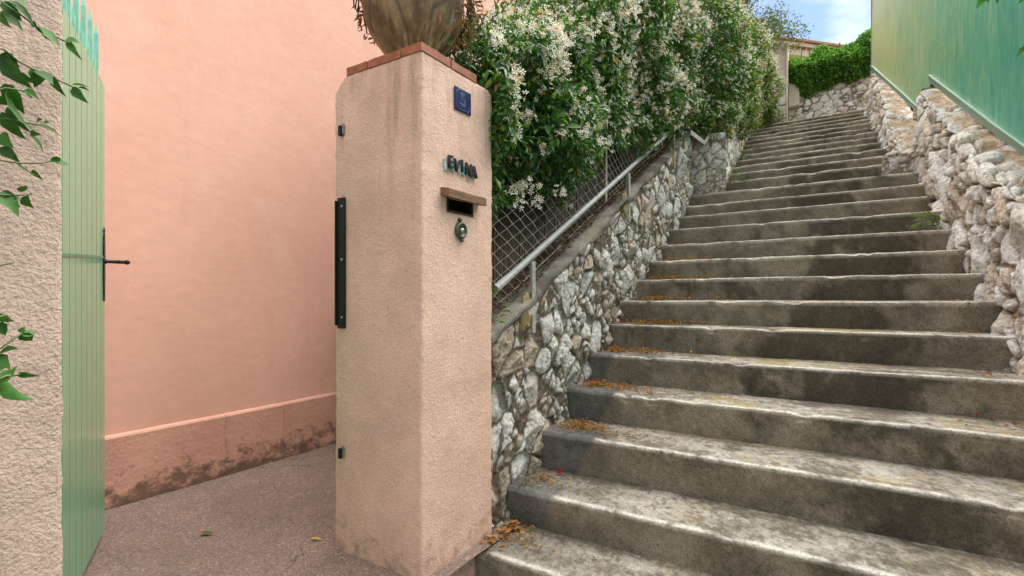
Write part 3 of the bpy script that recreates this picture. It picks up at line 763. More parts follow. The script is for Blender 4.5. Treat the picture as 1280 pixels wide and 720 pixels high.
bell = thing('doorbell', 'round verdigris bronze bell push below the letter slot', 'doorbell', (FX, 1.732, 1.392))
def bronze():
    m, n, l, b = newmat('verdigris_bronze'); co = objco(n)
    f = nnoise(n, l, 90, 5, .7, co)
    l.new(nramp(n, l, f, [(.35, (.045, .042, .03)), (.55, (.10, .11, .075)), (.75, (.17, .24, .18))]), b.inputs['Base Color'])
    b.inputs['Metallic'].default_value = .5; b.inputs['Roughness'].default_value = .5; nbump(n, l, b, f, .001); return m
M['bronze'] = bronze()
def onface(V, y, z): return np.stack([FX + V[:, 2], y + V[:, 0], z + V[:, 1]], -1)
V, F = lathe([(.036, -.004), (.037, .008), (.034, .014), (.029, .018), (.025, .015), (.019, .008), (.012, .006), (0, .006)], 36)
npmesh('ring', onface(V, 1.732, 1.392), F, M['bronze'], smooth=True, parent=bell)
V, F = lathe([(.011, .006), (.011, .014), (.008, .018), (0, .019)], 20)
M['button'] = simple('worn_steel_button', (.42, .44, .40), .35, .6, 90, .3, 0)
npmesh('button', onface(V, 1.732, 1.392), F, M['button'], smooth=True, parent=bell)
V, F = lathe([(.009, -.003), (.009, .010), (.005, .014), (0, .014)], 14)
npmesh('screw_lug', onface(V, 1.724, 1.437), F, M['bronze'], smooth=True, parent=bell)
npmesh('screw_lug', onface(V * np.array([.8, .8, 1]), 1.738, 1.350), F, M['bronze'], smooth=True, parent=bell)

def text_mesh(txt, size, extrude, outline=0, bold=0):
    cu = bpy.data.curves.new('lettering', 'FONT'); cu.body = txt; cu.size = size; cu.align_x = 'CENTER'; cu.align_y = 'CENTER'
    cu.extrude = extrude; cu.resolution_u = 4
    if outline: cu.fill_mode = 'NONE'; cu.bevel_depth = outline; cu.bevel_resolution = 1
    if bold: cu.offset = bold
    ob = bpy.data.objects.new('lettering', cu); COL.objects.link(ob)
    dg = bpy.context.evaluated_depsgraph_get(); me = bpy.data.meshes.new_from_object(ob.evaluated_get(dg))
    bpy.data.objects.remove(ob); bpy.data.curves.remove(cu)
    return me
def place_text(name, me, y, z, x, mat, parent, rot=0, sx=1, sz=1):
    for v in me.vertices:
        a, b_, c = v.co; a *= sx; b_ *= sz
        ca, sa_ = math.cos(rot), math.sin(rot)
        v.co = (x + c, y + a * ca - b_ * sa_, z + a * sa_ + b_ * ca)
    me.materials.clear(); me.materials.append(mat)
    return link(name, me, parent)
plate = thing('house_number_plate', 'small dark blue enamel plate with an outlined 5 near the pillar top', 'number plate', (FX, 1.735, 1.945))
M['enamel'] = simple('blue_enamel', (.007, .011, .075), .3, 0, 50, .35, .0006, 60)
M['enamel_line'] = simple('pale_blue_enamel', (.09, .15, .36), .4, 0, 50, .3, 0)
py0, py1, pz0, pz1 = 1.690, 1.803, 1.902, 1.999
bm = bmesh.new(); addbox(bm, FX + .001, FX + .007, py0, py1, pz0, pz1); bmesh.ops.recalc_face_normals(bm, faces=bm.faces); bmobj('plate', bm, M['enamel'], plate, bevel=.002)
place_text('numeral', text_mesh('5', .082, 0, .0013), (py0 + py1) / 2, (pz0 + pz1) / 2, FX + .0075, M['enamel_line'], plate)
c_ = .016; i_ = .008
pts = [(py0 + i_ + c_, pz0 + i_), (py1 - i_ - c_, pz0 + i_), (py1 - i_, pz0 + i_ + c_), (py1 - i_, pz1 - i_ - c_), (py1 - i_ - c_, pz1 - i_), (py0 + i_ + c_, pz1 - i_), (py0 + i_, pz1 - i_ - c_), (py0 + i_, pz0 + i_ + c_), (py0 + i_ + c_, pz0 + i_)]
tube_obj('border_line', [[(FX + .0073, y, z) for y, z in pts]], .0011, M['enamel_line'], plate, 5)

sign = thing('house_name_sign', 'row of dark letters over turquoise shards reading EVINA above the letter slot', 'name sign', (FX, 1.735, 1.66))
M['letter'] = simple('dark_ceramic_letter', (.022, .02, .02), .45, 0, 60, .4, .0006)
M['shard_a'] = simple('turquoise_tile', (.10, .42, .50), .3, 0, 60, .3, 0); M['shard_b'] = simple('pale_aqua_tile', (.32, .55, .50), .3, 0, 60, .3, 0)
for i, ch in enumerate('EVINA'):
    y = 1.655 + i * .0405 + (-.004 if i == 2 else 0) ; z = 1.662 + (.003, -.004, .002, -.003, -.006)[i]
    place_text('letter', text_mesh(ch, .072, .006, 0, .0012), y, z, FX + .012, M['letter'], sign, rot=(.06, -.05, .1, -.04, .03)[i], sx=.85)
for i, (y, z, w, h_, t) in enumerate(((1.628, 1.655, .014, .05, .2), (1.676, 1.650, .020, .034, -.3), (1.712, 1.664, .022, .05, .5), (1.752, 1.652, .018, .046, -.2), (1.790, 1.668, .022, .036, .3), (1.826, 1.645, .016, .03, -.4))):
    bm = bmesh.new(); q = [(-w / 2, -h_ / 2), (w / 2, -h_ / 2 * .7), (w / 2 * .3, h_ / 2), (-w / 2 * .7, h_ / 2 * .8)]
    lo = [bm.verts.new((FX - .001, y + a * math.cos(t) - b_ * math.sin(t), z + a * math.sin(t) + b_ * math.cos(t))) for a, b_ in q]
    hi = [bm.verts.new((FX + .0075, v.co.y, v.co.z)) for v in lo]
    bm.faces.new(hi); bm.faces.new(lo[::-1])
    for k in range(4): bm.faces.new((lo[k], lo[(k + 1) % 4], hi[(k + 1) % 4], hi[k]))
    bmesh.ops.recalc_face_normals(bm, faces=bm.faces); bmobj('shard', bm, M['shard_a'] if i % 2 else M['shard_b'], sign)

# ------------------------------------------------------------------ green gate
G0 = np.array([-1.862, .458]); GD = np.array([-.886, .464]); GD /= np.linalg.norm(GD); GN = np.array([-GD[1], GD[0]])   # GN points away from camera? fixed below
if np.dot(GN, -G0) < 0: GN = -GN      # towards the camera
GL = 1.138; GZ0, GZ1 = .035, 2.085
gate = thing('garden_gate', 'pale green boarded metal gate with spiked top standing open at the left', 'gate', (G0[0], G0[1], 0))
def gp(t, n_, z): p = G0 + GD * t + GN * n_; return (p[0], p[1], z)
def gbox(name, t0, t1, n0, n1, z0, z1, mat, parent, bevel=0):
    bm = bmesh.new(); v = [bm.verts.new(gp(t, n_, z)) for t in (t0, t1) for n_ in (n0, n1) for z in (z0, z1)]
    for f in ((0, 1, 3, 2), (4, 6, 7, 5), (0, 4, 5, 1), (2, 3, 7, 6), (0, 2, 6, 4), (1, 5, 7, 3)): bm.faces.new([v[i] for i in f])
    bmesh.ops.recalc_face_normals(bm, faces=bm.faces); return bmobj(name, bm, mat, parent, bevel=bevel)
nb = 12; bw = GL / nb
for i in range(nb): gbox('board', i * bw + .0038, (i + 1) * bw - .0038, .0087, .012, GZ0, GZ1, M['gate'], gate)
gbox('backing', .003, GL - .003, -.014, .0085, GZ0 + .004, GZ1 - .004, M['gate_groove'], gate)
gbox('frame_rail', 0, GL, -.05, -.0145, GZ0, GZ0 + .05, M['picket'], gate); gbox('frame_rail', 0, GL, -.05, -.0145, GZ1 - .05, GZ1 - .003, M['picket'], gate)
gbox('frame_stile', GL - .045, GL - .002, -.05, -.0145, GZ0 + .05, GZ1 - .05, M['picket'], gate); gbox('frame_stile', .002, .045, -.05, -.0145, GZ0 + .05, GZ1 - .05, M['picket'], gate)
bm = bmesh.new(); cv = [bm.verts.new(gp(t, n_, z + dz)) for t, z in ((.0, 1.222), (GL - .05, 1.285)) for n_ in (.0122, .0150) for dz in (0, .011)]  # thin green strip across the boards, slightly tilted
for f in ((0, 1, 3, 2), (4, 6, 7, 5), (0, 4, 5, 1), (2, 3, 7, 6), (0, 2, 6, 4), (1, 5, 7, 3)): bm.faces.new([cv[i] for i in f])
bmesh.ops.recalc_face_normals(bm, faces=bm.faces); bmobj('green_strip', bm, M['gate_groove'], gate)
sp = .128
for i in range(9):
    for tall in (1, 0):
        t = GL - .045 - i * sp - (0 if tall else sp / 2)
        if t < .03: continue
        h_ = GZ1 + (.265 if tall else .125); w = .019 if tall else .013
        bm = bmesh.new()
        lv = [[bm.verts.new(gp(t + a * w / 2, -.012 + b_ * .008, z)) for a, b_ in ((-1, -1), (1, -1), (1, 1), (-1, 1))] for z in (GZ1 - .001, h_ - .05)]
        tip = bm.verts.new(gp(t, -.012, h_))
        for k in range(4):
            bm.faces.new((lv[0][k], lv[0][(k + 1) % 4], lv[1][(k + 1) % 4], lv[1][k])); bm.faces.new((lv[1][k], lv[1][(k + 1) % 4], tip))
        bmesh.ops.recalc_face_normals(bm, faces=bm.faces); bmobj('picket', bm, M['picket'], gate)
# lever handle on a long ornamental back plate at the free edge
ht = GL - .035
bm = bmesh.new(); prof = [(1.10, .006), (1.112, .012), (1.125, .008), (1.14, .014), (1.19, .015), (1.2, .019), (1.36, .019), (1.37, .015), (1.40, .014), (1.413, .008), (1.425, .012), (1.437, .004)]
gv = []
for z, w in prof: gv.append([bm.verts.new(gp(ht - w, .0125, z - .01)), bm.verts.new(gp(ht + w, .0125, z - .01)), bm.verts.new(gp(ht + w * .8, .0175, z - .01)), bm.verts.new(gp(ht - w * .8, .0175, z - .01))])
for a, b_ in zip(gv, gv[1:]):
    for k in range(4): bm.faces.new((a[k], a[(k + 1) % 4], b_[(k + 1) % 4], b_[k]))
bm.faces.new(gv[0]); bm.faces.new(gv[-1][::-1]); bmesh.ops.recalc_face_normals(bm, faces=bm.faces)
plt = bmobj('handle_plate', bm, M['dark_metal'], gate)
hz = 1.272
# lever sticks out towards the camera side and is turned beyond the edge
ln_ = [(.0175, .011), (.024, .011), (.026, .0075), (.06, .0085), (.066, .007), (.068, .0095), (.073, .0095), (.076, .0065), (.079, .009), (.084, .009), (.087, .006), (.091, .010), (.100, .0115), (.107, .009), (.111, .003)]
tube_obj('handle_lever', [([gp(ht, a, hz - .02 * max(0, a - .02)) for a, r_ in ln_], [r_ for a, r_ in ln_])], .007, M['dark_metal'], plt, 12)

# ------------------------------------------------------------------ planter and its plant
CXP, CYP = -1.622, 1.725; PB = PZ + .041
pot = thing('bulb_planter', 'ribbed brown bulb shaped planter standing on the pillar top', 'planter', (CXP, CYP, PB))
prof = [(0, .0), (.05, 0), (.07, .010), (.095, .042), (.120, .085), (.150, .127), (.180, .165), (.202, .205), (.219, .27), (.229, .33), (.233, .39), (.228, .45), (.208, .52), (.18, .57), (.165, .60), (.172, .625), (.165, .63), (.14, .60), (.13, .55)]
pz = np.interp(np.linspace(0, len(prof) - 1, 120), range(len(prof)), [p[1] for p in prof]); prr = np.interp(np.linspace(0, len(prof) - 1, 120), range(len(prof)), [p[0] for p in prof])
def smooth1(a):
    for _ in range(6): a[1:-1] = (a[:-2] + 2 * a[1:-1] + a[2:]) / 4
    return a
pz, prr = smooth1(pz), smooth1(prr)
NA = 200; A = np.repeat(np.linspace(0, 2 * math.pi, NA, endpoint=False)[None, :], 120, 0); Zp = np.repeat(pz[:, None], NA, 1); Rp = np.repeat(prr[:, None], NA, 1)
q = np.stack([np.cos(A) * 2, np.sin(A) * 2, Zp * 5], -1)
body = sstep(.02, .10, Zp) * sstep(.62, .5, Zp)
A2 = A + .35 * fbm(q * .8, 2, 301)
rib = np.abs(np.sin(A2 * 4.5 + 1.0 * Zp)) ** .5
gro = np.exp(-((np.mod(A2 * 8 / (2 * math.pi) + .2 * np.sin(Zp * 14 + A * 3), 1) - .5) / .035) ** 2)
Rp = Rp * (1 + body * (.028 * (rib - .6) * .4 - .022 * gro + .012 * fbm(q * 2.2, 4, 302) + .006 * fbm(q * 9, 3, 303)))
Vp = np.stack([CXP + Rp * np.cos(A), CYP + Rp * np.sin(A), PB + Zp], -1).reshape(-1, 3)
n1, n2 = fbm(q * 1.5, 4, 304), fbm(q * np.array([3, 3, 2.6]), 5, 305, .65)
cc = lerp3((.115, .070, .034), (.34, .245, .135), sstep(-.4, .5, n1 * .7 + n2 * .7))
cc = lerp3(cc, (.045, .032, .02), .7 * gro * body); cc = lerp3(cc, (.47, .45, .28), .6 * sstep(.1, .5, n2 + .4 * np.cos(A - .1) - .25))
ii = np.arange(119)[:, None] * NA + np.arange(NA)[None, :]; jj = np.arange(119)[:, None] * NA + (np.arange(NA)[None, :] + 1) % NA
Fp = np.stack([ii, jj, jj + NA, ii + NA], -1).reshape(-1, 4)
M['pot'] = colmat('weathered_glaze', .62, 30, .35, 200, .3, .003, 90, .4)
npmesh('body', Vp, Fp, M['pot'], cc.reshape(-1, 3), True, pot)
V, F = lathe([(0, .575), (.14, .575)], 32, CXP, CYP); V[:, 2] += PB; npmesh('potting_soil', V, F, M['soil'], parent=pot)

# leaf batches ----------------------------------------------------
T8 = np.array([(0, 0, 0), (.28, -.42, .10), (.28, 0, 0), (.28, .42, .10), (.64, -.36, .06), (.64, 0, -.03), (.64, .36, .06), (1, 0, -.14)])
F8 = np.array([(0, 1, 2), (0, 2, 3), (1, 4, 5), (1, 5, 2), (2, 5, 6), (2, 6, 3), (4, 7, 5), (5, 7, 6)])
T4 = np.array([(0, 0, 0), (.45, -.5, .12), (1, 0, -.08), (.45, .5, .12)]); F4 = np.array([(0, 1, 2), (0, 2, 3)])
def leaf_batch(pos, axis, nrm, L, Wd, col, tmpl=8):
    T, F = (T8, F8) if tmpl == 8 else (T4, F4)
    pos = np.asarray(pos, float); axis = axis / (np.linalg.norm(axis, axis=1)[:, None] + 1e-9)
    side = np.cross(nrm, axis); side /= np.linalg.norm(side, axis=1)[:, None] + 1e-9
    up = np.cross(axis, side)
    L = np.broadcast_to(L, len(pos)); Wd = np.broadcast_to(Wd, len(pos))
    V = pos[:, None, :] + T[None, :, 0:1] * (axis * L[:, None])[:, None, :] + T[None, :, 1:2] * (side * Wd[:, None])[:, None, :] + T[None, :, 2:3] * (up * L[:, None])[:, None, :]
    nf = F[None] + (np.arange(len(pos)) * len(T))[:, None, None]
    c = np.repeat(col, len(T), 0)
    return V.reshape(-1, 3), nf.reshape(-1, 3), c
def merge(parts):
    V, F, C, b = [], [], [], 0
    for v, f, c in parts: V.append(v); F.append(f + b); C.append(c); b += len(v)
    return np.concatenate(V), np.concatenate(F), np.concatenate(C)
def rdir(n): v = rng.normal(size=(n, 3)); return v / np.linalg.norm(v, axis=1)[:, None]

plant = thing('dry_succulent', 'withered reddish succulent spilling over the sides of the planter', 'plant', (CXP, CYP, PB + .575))
parts = []
vd = np.array([CS, SN])            # camera-right in plan
for sgn, n, spread in ((-1, 110, .035), (1, 420, .09)):
    ang0 = math.atan2(sgn * vd[1], sgn * vd[0])
    th = ang0 + rng.normal(0, .45, n); zz = PB + rng.uniform(.13 if sgn > 0 else .20, .60, n)
    rad = np.interp(zz - PB, pz[:90], prr[:90]) + rng.uniform(.0, spread, n)
    p = np.stack([CXP + rad * np.cos(th), CYP + rad * np.sin(th), zz], -1)
    ax = np.stack([np.cos(th), np.sin(th), -1.0 + 0 * th], -1) * .8 + rdir(n) * .8
    pal = np.array([(.20, .11, .05), (.30, .18, .08), (.12, .07, .04), (.26, .07, .04), (.17, .14, .06)])
    parts.append(leaf_batch(p, ax, rdir(n), rng.uniform(.02, .05, n), rng.uniform(.006, .014, n), pal[rng.integers(0, 5, n)]))
    st = []
V, F, C = merge(parts); npmesh('leaves', V, F, M['dry'], C, True, plant)
st = []
for i in range(26):
    th = random.choice((-1, 1, 1)); a = math.atan2(th * vd[1], th * vd[0]) + random.gauss(0, .4); ln = random.uniform(.15, .42)
    pth = [(CXP + .10 * math.cos(a), CYP + .10 * math.sin(a), PB + .58), (CXP + .18 * math.cos(a), CYP + .18 * math.sin(a), PB + .65)]
    for k in range(1, 6): z = PB + .63 - ln * k / 5; rr = np.interp(z - PB, pz[:90], prr[:90]) + .02 + random.uniform(0, .03); aa = a + random.gauss(0, .05); pth.append((CXP + rr * math.cos(aa), CYP + rr * math.sin(aa), z))
    st.append(pth)
tube_obj('stems', st, .0035, M['bark'], plant, 5)

# ------------------------------------------------------------------ chain link fence, reed screen, handrail
fence = thing('chain_link_fence', 'sagging chain link fence on the sloping wall top under the jasmine', 'fence', (-1.50, 2.0, .95))
def wires():
    paths = []; d = .036
    for j, y in enumerate(np.arange(1.99, 6.25, 2 * d)):
        pts = []
        i0_ = int(math.ceil((float(cop_z(y)) + .01) / d))
        for i in range(i0_, i0_ + 34):
            yy = y + (d if (i + j) % 2 else -d) * .98; zz = i * d
            pts.append((-1.495 + (.003 if i % 2 else -.003) + .012 * math.sin(yy * 2.3 + zz * 3), yy, zz))
        paths.append(pts)
    return paths
M['wire'] = simple('galvanised_wire', (.66, .60, .51), .55, .1, 60, .35, 0)
V, F = tubes(wires(), .0026, 4, False); npmesh('mesh', V, F, M['wire'], smooth=True, parent=fence)
tube_obj('line_wire', [[(-1.495, y, float(cop_z(y)) + h_) for y in np.linspace(1.99, 6.25, 30)] for h_ in (.03, .6, 1.18)], .0022, M['wire'], fence, 5)
M['fence_post'] = simple('rusty_fence_post', (.19, .17, .13), .7, .3, 40, .4, .001)
for y in (2.02, 3.75, 5.25, 6.55): tube_obj('post', [[(-1.515, y, float(cop_z(y)) - .12), (-1.515, y, float(cop_z(y)) + 1.22)]], .017, M['fence_post'], fence, 8)
screen = thing('reed_screen', 'dark brown reed screen standing behind the chain link mesh', 'screen', (-1.60, 2.0, .9))
rs = []
for y in np.arange(1.985, 6.3, .0155):
    z = float(cop_z(y)); rs.append([(-1.615 + random.uniform(-.006, .006), y + random.uniform(-.004, .004), z - .12), (-1.615 + random.uniform(-.008, .008), y + random.uniform(-.006, .006), z + 1.15 + random.uniform(-.06, .06))])
M['reed'] = simple('old_reed', (.045, .034, .024), .85, 0, 60, .5, .001)
tube_obj('reeds', rs, .0072, M['reed'], screen, 5)
tube_obj('binding_wire', [[(-1.604, y, float(cop_z(y)) + h_) for y in np.linspace(1.99, 6.3, 30)] for h_ in (.2, .55, .9)], .002, M['fence_post'], screen, 4)

def railpaint():
    m, n, l, b = newmat('chipped_grey_paint'); co = objco(n)
    f = nnoise(n, l, 45, 6, .75, co)
    c = nramp(n, l, f, [(.0, (.22, .24, .24)), (.585, (.33, .35, .35)), (.60, (.06, .05, .045)), (1.0, (.09, .06, .045))])
    l.new(c, b.inputs['Base Color']); b.inputs['Roughness'].default_value = .5; nbump(n, l, b, f, .001); return m
M['rail'] = railpaint()
rail_z = lambda y: float(interp(y, [(2.07, 1.15), (5.21, 2.785), (6.2, 3.30)]))
hand = thing('handrail', 'chipped grey tube handrail on thin posts following the left wall up', 'handrail', (-1.40, 2.07, .95))
tube_obj('rail', [[(-1.40, y, rail_z(y)) for y in np.linspace(2.06, 5.9, 24)]], .0185, M['rail'], hand, 14)
M['post_paint'] = simple('pale_post_paint', (.42, .42, .40), .5, .2, 30, .3, .0006)
M['rusty_mortar'] = simple('ochre_stained_mortar', (.27, .215, .10), .95, 0, 25, .4, .006, 60)
for y in (2.38, 3.885, 5.21):
    zc = float(cop_z(y))
    bm = bmesh.new(); addbox(bm, -1.372, -1.366, y - .017, y + .017, zc - .20, rail_z(y) - .012); addbox(bm, -1.40, -1.3725, y + .011, y + .017, zc - .20, rail_z(y) - .012)
    bmesh.ops.recalc_face_normals(bm, faces=bm.faces); bmobj('post', bm, M['post_paint'], hand)
    bm = bmesh.new(); bmesh.ops.create_icosphere(bm, subdivisions=4, radius=1)
    for v in bm.verts:
        nq = float(fbm(np.array(v.co) * 2.2 + y, 3, 400)); s_ = 1 + .35 * nq
        v.co = Vector((-1.39 + v.co.x * .022 * s_, y - .05 + v.co.y * .055 * s_, zc - .09 + v.co.z * .105 * s_ + (v.co.y) * .03))
    bmobj('mortar_pad', bm, M['rusty_mortar'], hand, smooth=True)
bar = thing('bent_metal_bar', 'bent pale metal bar sticking out of the hedge at the end of the handrail', 'metal bar', (-1.34, 6.4, 2.9))
bm = bmesh.new()
def flat(bm, a, b_, w, t):
    a, b_ = Vector(a), Vector(b_); d = (b_ - a).normalized(); s_ = d.cross(Vector((1, 0, 0))).normalized() * w / 2; n_ = Vector((1, 0, 0)) * t / 2
    v = [bm.verts.new(p + i * s_ + j * n_) for p in (a, b_) for i in (-1, 1) for j in (-1, 1)]
    for f in ((0, 1, 3, 2), (4, 6, 7, 5), (0, 4, 5, 1), (2, 3, 7, 6), (0, 2, 6, 4), (1, 5, 7, 3)): bm.faces.new([v[i] for i in f])
flat(bm, (-1.22, 5.25, 2.75), (-1.20, 5.80, 2.78), .045, .006) ; bmesh.ops.recalc_face_normals(bm, faces=bm.faces)
bmobj('long_leg', bm, M['post_paint'], bar)
bm = bmesh.new(); flat(bm, (-1.20, 5.80, 2.785), (-1.20, 6.08, 2.95), .045, .006); bmesh.ops.recalc_face_normals(bm, faces=bm.faces); bmobj('short_leg', bm, M['post_paint'], bar)

# ------------------------------------------------------------------ jasmine hedge
def hz_bot(y): return interp(y, [(1.8, 1.66), (2.15, 1.56), (2.75, 1.68), (3.05, 1.98), (4.0, 2.36), (5.1, 2.84), (5.9, 3.06), (6.4, 2.95), (7.5, 3.35), (9.5, 4.15), (10.6, 4.45)])
def hz_top(y): return interp(y, [(1.8, 2.34), (2.2, 2.58), (2.7, 2.90), (3.2, 3.35), (4, 3.95), (5.5, 4.75), (6.9, 4.90), (8, 5.20), (10, 5.50), (10.6, 5.35)])
def hx_front(y): return interp(y, [(1.8, -1.50), (2.3, -1.44), (3, -1.40), (4.5, -1.36), (5.6, -1.28), (6.4, -1.10), (8.5, -1.08), (10.6, -1.10)])
hedge = thing('jasmine_hedge', 'tall star jasmine hedge in full white flower hanging over the left wall and fence', 'hedge', (-1.8, 2.2, 1.1))
def hedge_points(n, ylo, yhi, deep=.30):
    y = rng.uniform(ylo, yhi, n); v = rng.uniform(0, 1, n)
    zb, zt = hz_bot(y), hz_top(y)
    # ragged lower fringe
    rag = .20 * vnoise(np.stack([y * 3.1, 0 * y, 0 * y], -1), 501) + .10 * vnoise(np.stack([y * 9, 0 * y, 0 * y], -1), 502)
    z = zb + rag * (1 - v) ** 2 + v * (zt - zb)
    z = z + v ** 4 * .16 * fbm(np.stack([y * 3, 0 * y, 0 * y], -1), 3, 503)
    bul = .16 * np.sin(np.clip(v, 0, 1) * math.pi) ** .7
    xf = hx_front(y) + bul + .24 * fbm(np.stack([y * 2.2, z * 2.4, 0 * y], -1), 3, 504) + .06 * vnoise(np.stack([y * 9, z * 9, 0 * y], -1), 505)
    top = v > .86
    dep = np.where(top, rng.uniform(0, .7, n), rng.exponential(deep * .38, n)); dep = np.minimum(dep, np.where(y < 2.6, .22, .8))
    x = xf - dep - np.where(top, ((v - .86) / .14) * np.where(y < 2.6, .08, .25), 0)
    return np.stack([x, y, z], -1), v, dep
def jas_leaves(n, ylo, yhi, Lr, tmpl, deep=.30):
    p, v, dep = hedge_points(n, ylo, yhi, deep)
    nrm = np.stack([.9 + 0 * v, -.25 + 0 * v, .55 + .5 * v], -1) + .75 * rdir(n)
    ax = np.stack([.25 + 0 * v, 0 * v, -.55 + 0 * v], -1) + .95 * rdir(n)
    L = rng.uniform(*Lr, n)
    far = sstep(4.5, 9, p[:, 1])
    c = np.array([.042, .122, .022])[None] * (.65 + .9 * rng.random(n))[:, None]
    k = rng.random(n)
    young = (k < (.14 + .36 * far)) & (dep < .12)
    c[young] = (np.array([.17, .29, .035])[None] * (.7 + .6 * rng.random(young.sum()))[:, None])
    och = (k > 1 - .018 - .10 * far) & (dep < .15)
    c[och] = np.array([.30, .17, .035])[None] * (.7 + .5 * rng.random(och.sum()))[:, None]
    return leaf_batch(p, ax, nrm, L, L * rng.uniform(.38, .5, n), c, tmpl)
end = []
def end_cap(n):
    # foliage curling round the near end, over the pillar top
    y = rng.uniform(1.72, 2.05, n); t = rng.random(n)
    x = -1.42 - .62 * t + .05 * rng.normal(size=n); z = 2.12 + .42 * rng.random(n) ** 1.2 + .10 * t - .3 * np.clip(1.9 - y, 0, 1)
    p = np.stack([x, y, z], -1); nrm = np.array([.5, -.7, .5])[None] + .7 * rdir(n); ax = np.array([.1, -.3, -.3])[None] + rdir(n); L = rng.uniform(.032, .058, n)
    c = np.array([.03, .078, .022])[None] * (.6 + .9 * rng.random(n))[:, None]
    ok = (x > -1.60) & ~((y < 1.98) & (z < 2.14) & (x < -1.36))
    d = np.hypot(x - CXP, y - CYP); ok &= ~(d < np.interp(z - PB, pz[:90], prr[:90]) + .05) & ~((x < -1.50) & (y < 1.88))
    return leaf_batch(p[ok], ax[ok], nrm[ok], L[ok], L[ok] * .42, c[ok], 8)
parts = [jas_leaves(15000, 1.95, 3.8, (.034, .06), 8), jas_leaves(17000, 3.8, 6.2, (.032, .06), 8), jas_leaves(26000, 6.2, 10.7, (.036, .064), 4), end_cap(900)]
# dark interior leaves
parts += [jas_leaves(16000, 2.0, 10.7, (.06, .10), 4, 1.0)]
V, F, C = merge(parts); npmesh('foliage', V, F, M['leaf'], C, True, hedge)
st = []
for i in range(150):
    y = random.uniform(2.0, 10.5); zt = float(hz_top(y)); zb = float(hz_bot(y)); x = float(hx_front(y)) - random.uniform(.15, .4)
    pth = [(x, y, zb - .2)]
    for k in range(1, 7): pth.append((x + random.uniform(-.06, .10), y + k * random.uniform(-.03, .09), zb - .2 + (zt - zb + .1) * k / 6))
    st.append((pth, list(np.linspace(.010, .003, 7))))
for i in range(60):   # whips that stick out of the surface
    y = random.uniform(2.0, 9); v = random.uniform(.35, 1.0); z = float(hz_bot(y) * (1 - v) + hz_top(y) * v); x = float(hx_front(y)) - .05
    d = Vector((random.uniform(.1, .25), random.uniform(-.12, .12), random.uniform(.02, .25)))
    st.append(([(x, y, z), (x + d.x * .6, y + d.y * .6, z + d.z * .8), (x + d.x, y + d.y, z + d.z * .9)], [.003, .002, .001]))
tube_obj('stems', st, .006, M['bark'], hedge, 5)
# flowers: clusters of five-petalled pinwheels
def flower_cluster(c0, out, nfl, rad, seed_old=.12):
    P, Fc, Cc = [], [], []; b = 0
    for i in range(nfl):
        d = out * .7 + np.array(rdir(1)[0]) * .9; d /= np.linalg.norm(d)
        ctr = c0 + np.array(rdir(1)[0]) * rad * random.random() ** .5 + out * .01
        s = random.uniform(.0125, .0175) * (1 if c0[1] < 5 else .85); u = np.cross(d, rdir(1)[0]); u /= np.linalg.norm(u) + 1e-9; w = np.cross(d, u)
        k = random.random()
        colr = np.array((.95, .94, .87)) if k > .26 else (np.array((.88, .80, .58)) if k > seed_old else np.array((.50, .27, .07)))
        colr = colr * random.uniform(.85, 1.05); cc_ = np.array((.55, .40, .08))
        P.append(ctr - d * .004); Cc.append(cc_); base = b; b += 1
        for q_ in range(5):
            a = 2 * math.pi * q_ / 5
            for (rr, aa, up) in ((.30, -.28, .0), (1.0, -.12, .002), (.92, .42, .003), (.35, .34, .001)):
                P.append(ctr + s * rr * (math.cos(a + aa) * u + math.sin(a + aa) * w) + d * up); Cc.append(colr if rr > .4 else colr * .85)
            Fc += [(base, b, b + 3), (b, b + 1, b + 2), (b, b + 2, b + 3)]; b += 4
    return np.array(P), np.array(Fc), np.array(Cc)
cl = []
def cl_points(n, ylo, yhi, pw):
    p, v, dep = hedge_points(n, ylo, yhi, .02)
    dn = fbm(p * np.array([1.5, 2.1, 2.4]), 3, 510)
    keep = (dep < .06) | (v > .86)
    keep &= rng.random(n) < np.clip(pw + .06 + .8 * dn + .50 * (v - .42), .04, 1)
    return p[keep], v[keep]
for n, a, b_, pw in ((460, 1.98, 3.2, .36), (1050, 3.2, 5.0, .40), (1250, 5.0, 7.2, .33), (1400, 7.2, 10.6, .27)):
    p, v = cl_points(n, a, b_, pw); cl += [(q_, vv) for q_, vv in zip(p, v)]
fixed = [(-1.33, 2.12, 2.46), (-1.35, 2.2, 2.42), (-1.3, 2.32, 2.55), (-1.3, 2.45, 2.5), (-1.36, 2.13, 1.60), (-1.36, 2.19, 1.56), (-1.35, 2.30, 1.66), (-1.34, 2.55, 1.66), (-1.34, 2.62, 1.70), (-1.36, 2.36, 1.58), (-1.35, 1.98, 2.30), (-1.36, 2.03, 2.22), (-1.34, 2.06, 2.08), (-1.33, 2.2, 2.0), (-1.33, 2.3, 2.33)]
cl += [(np.array(f), .3) for f in fixed]
camp = np.array((0, 0, 1.106))
cl.sort(key=lambda t: np.linalg.norm(t[0] - camp))
rest = []
for i, (p, v) in enumerate(cl):
    outv = np.array([.8, -.35, .4 + .4 * v]); outv /= np.linalg.norm(outv)
    far = p[1] > 5.0
    m_ = flower_cluster(p + outv * .035, outv, random.randint(5, 10) if not far else random.randint(3, 6), .044, .10 + .06 * far)
    if i < 100: npmesh('flower_cluster', m_[0], m_[1], M['petal'], m_[2], False, hedge)
    else: rest.append(m_)
V, F, C = merge(rest); o = npmesh('flower_clusters', V, F, M['petal'], C, False, hedge); o['kind'] = 'stuff'
print('clusters', len(cl))

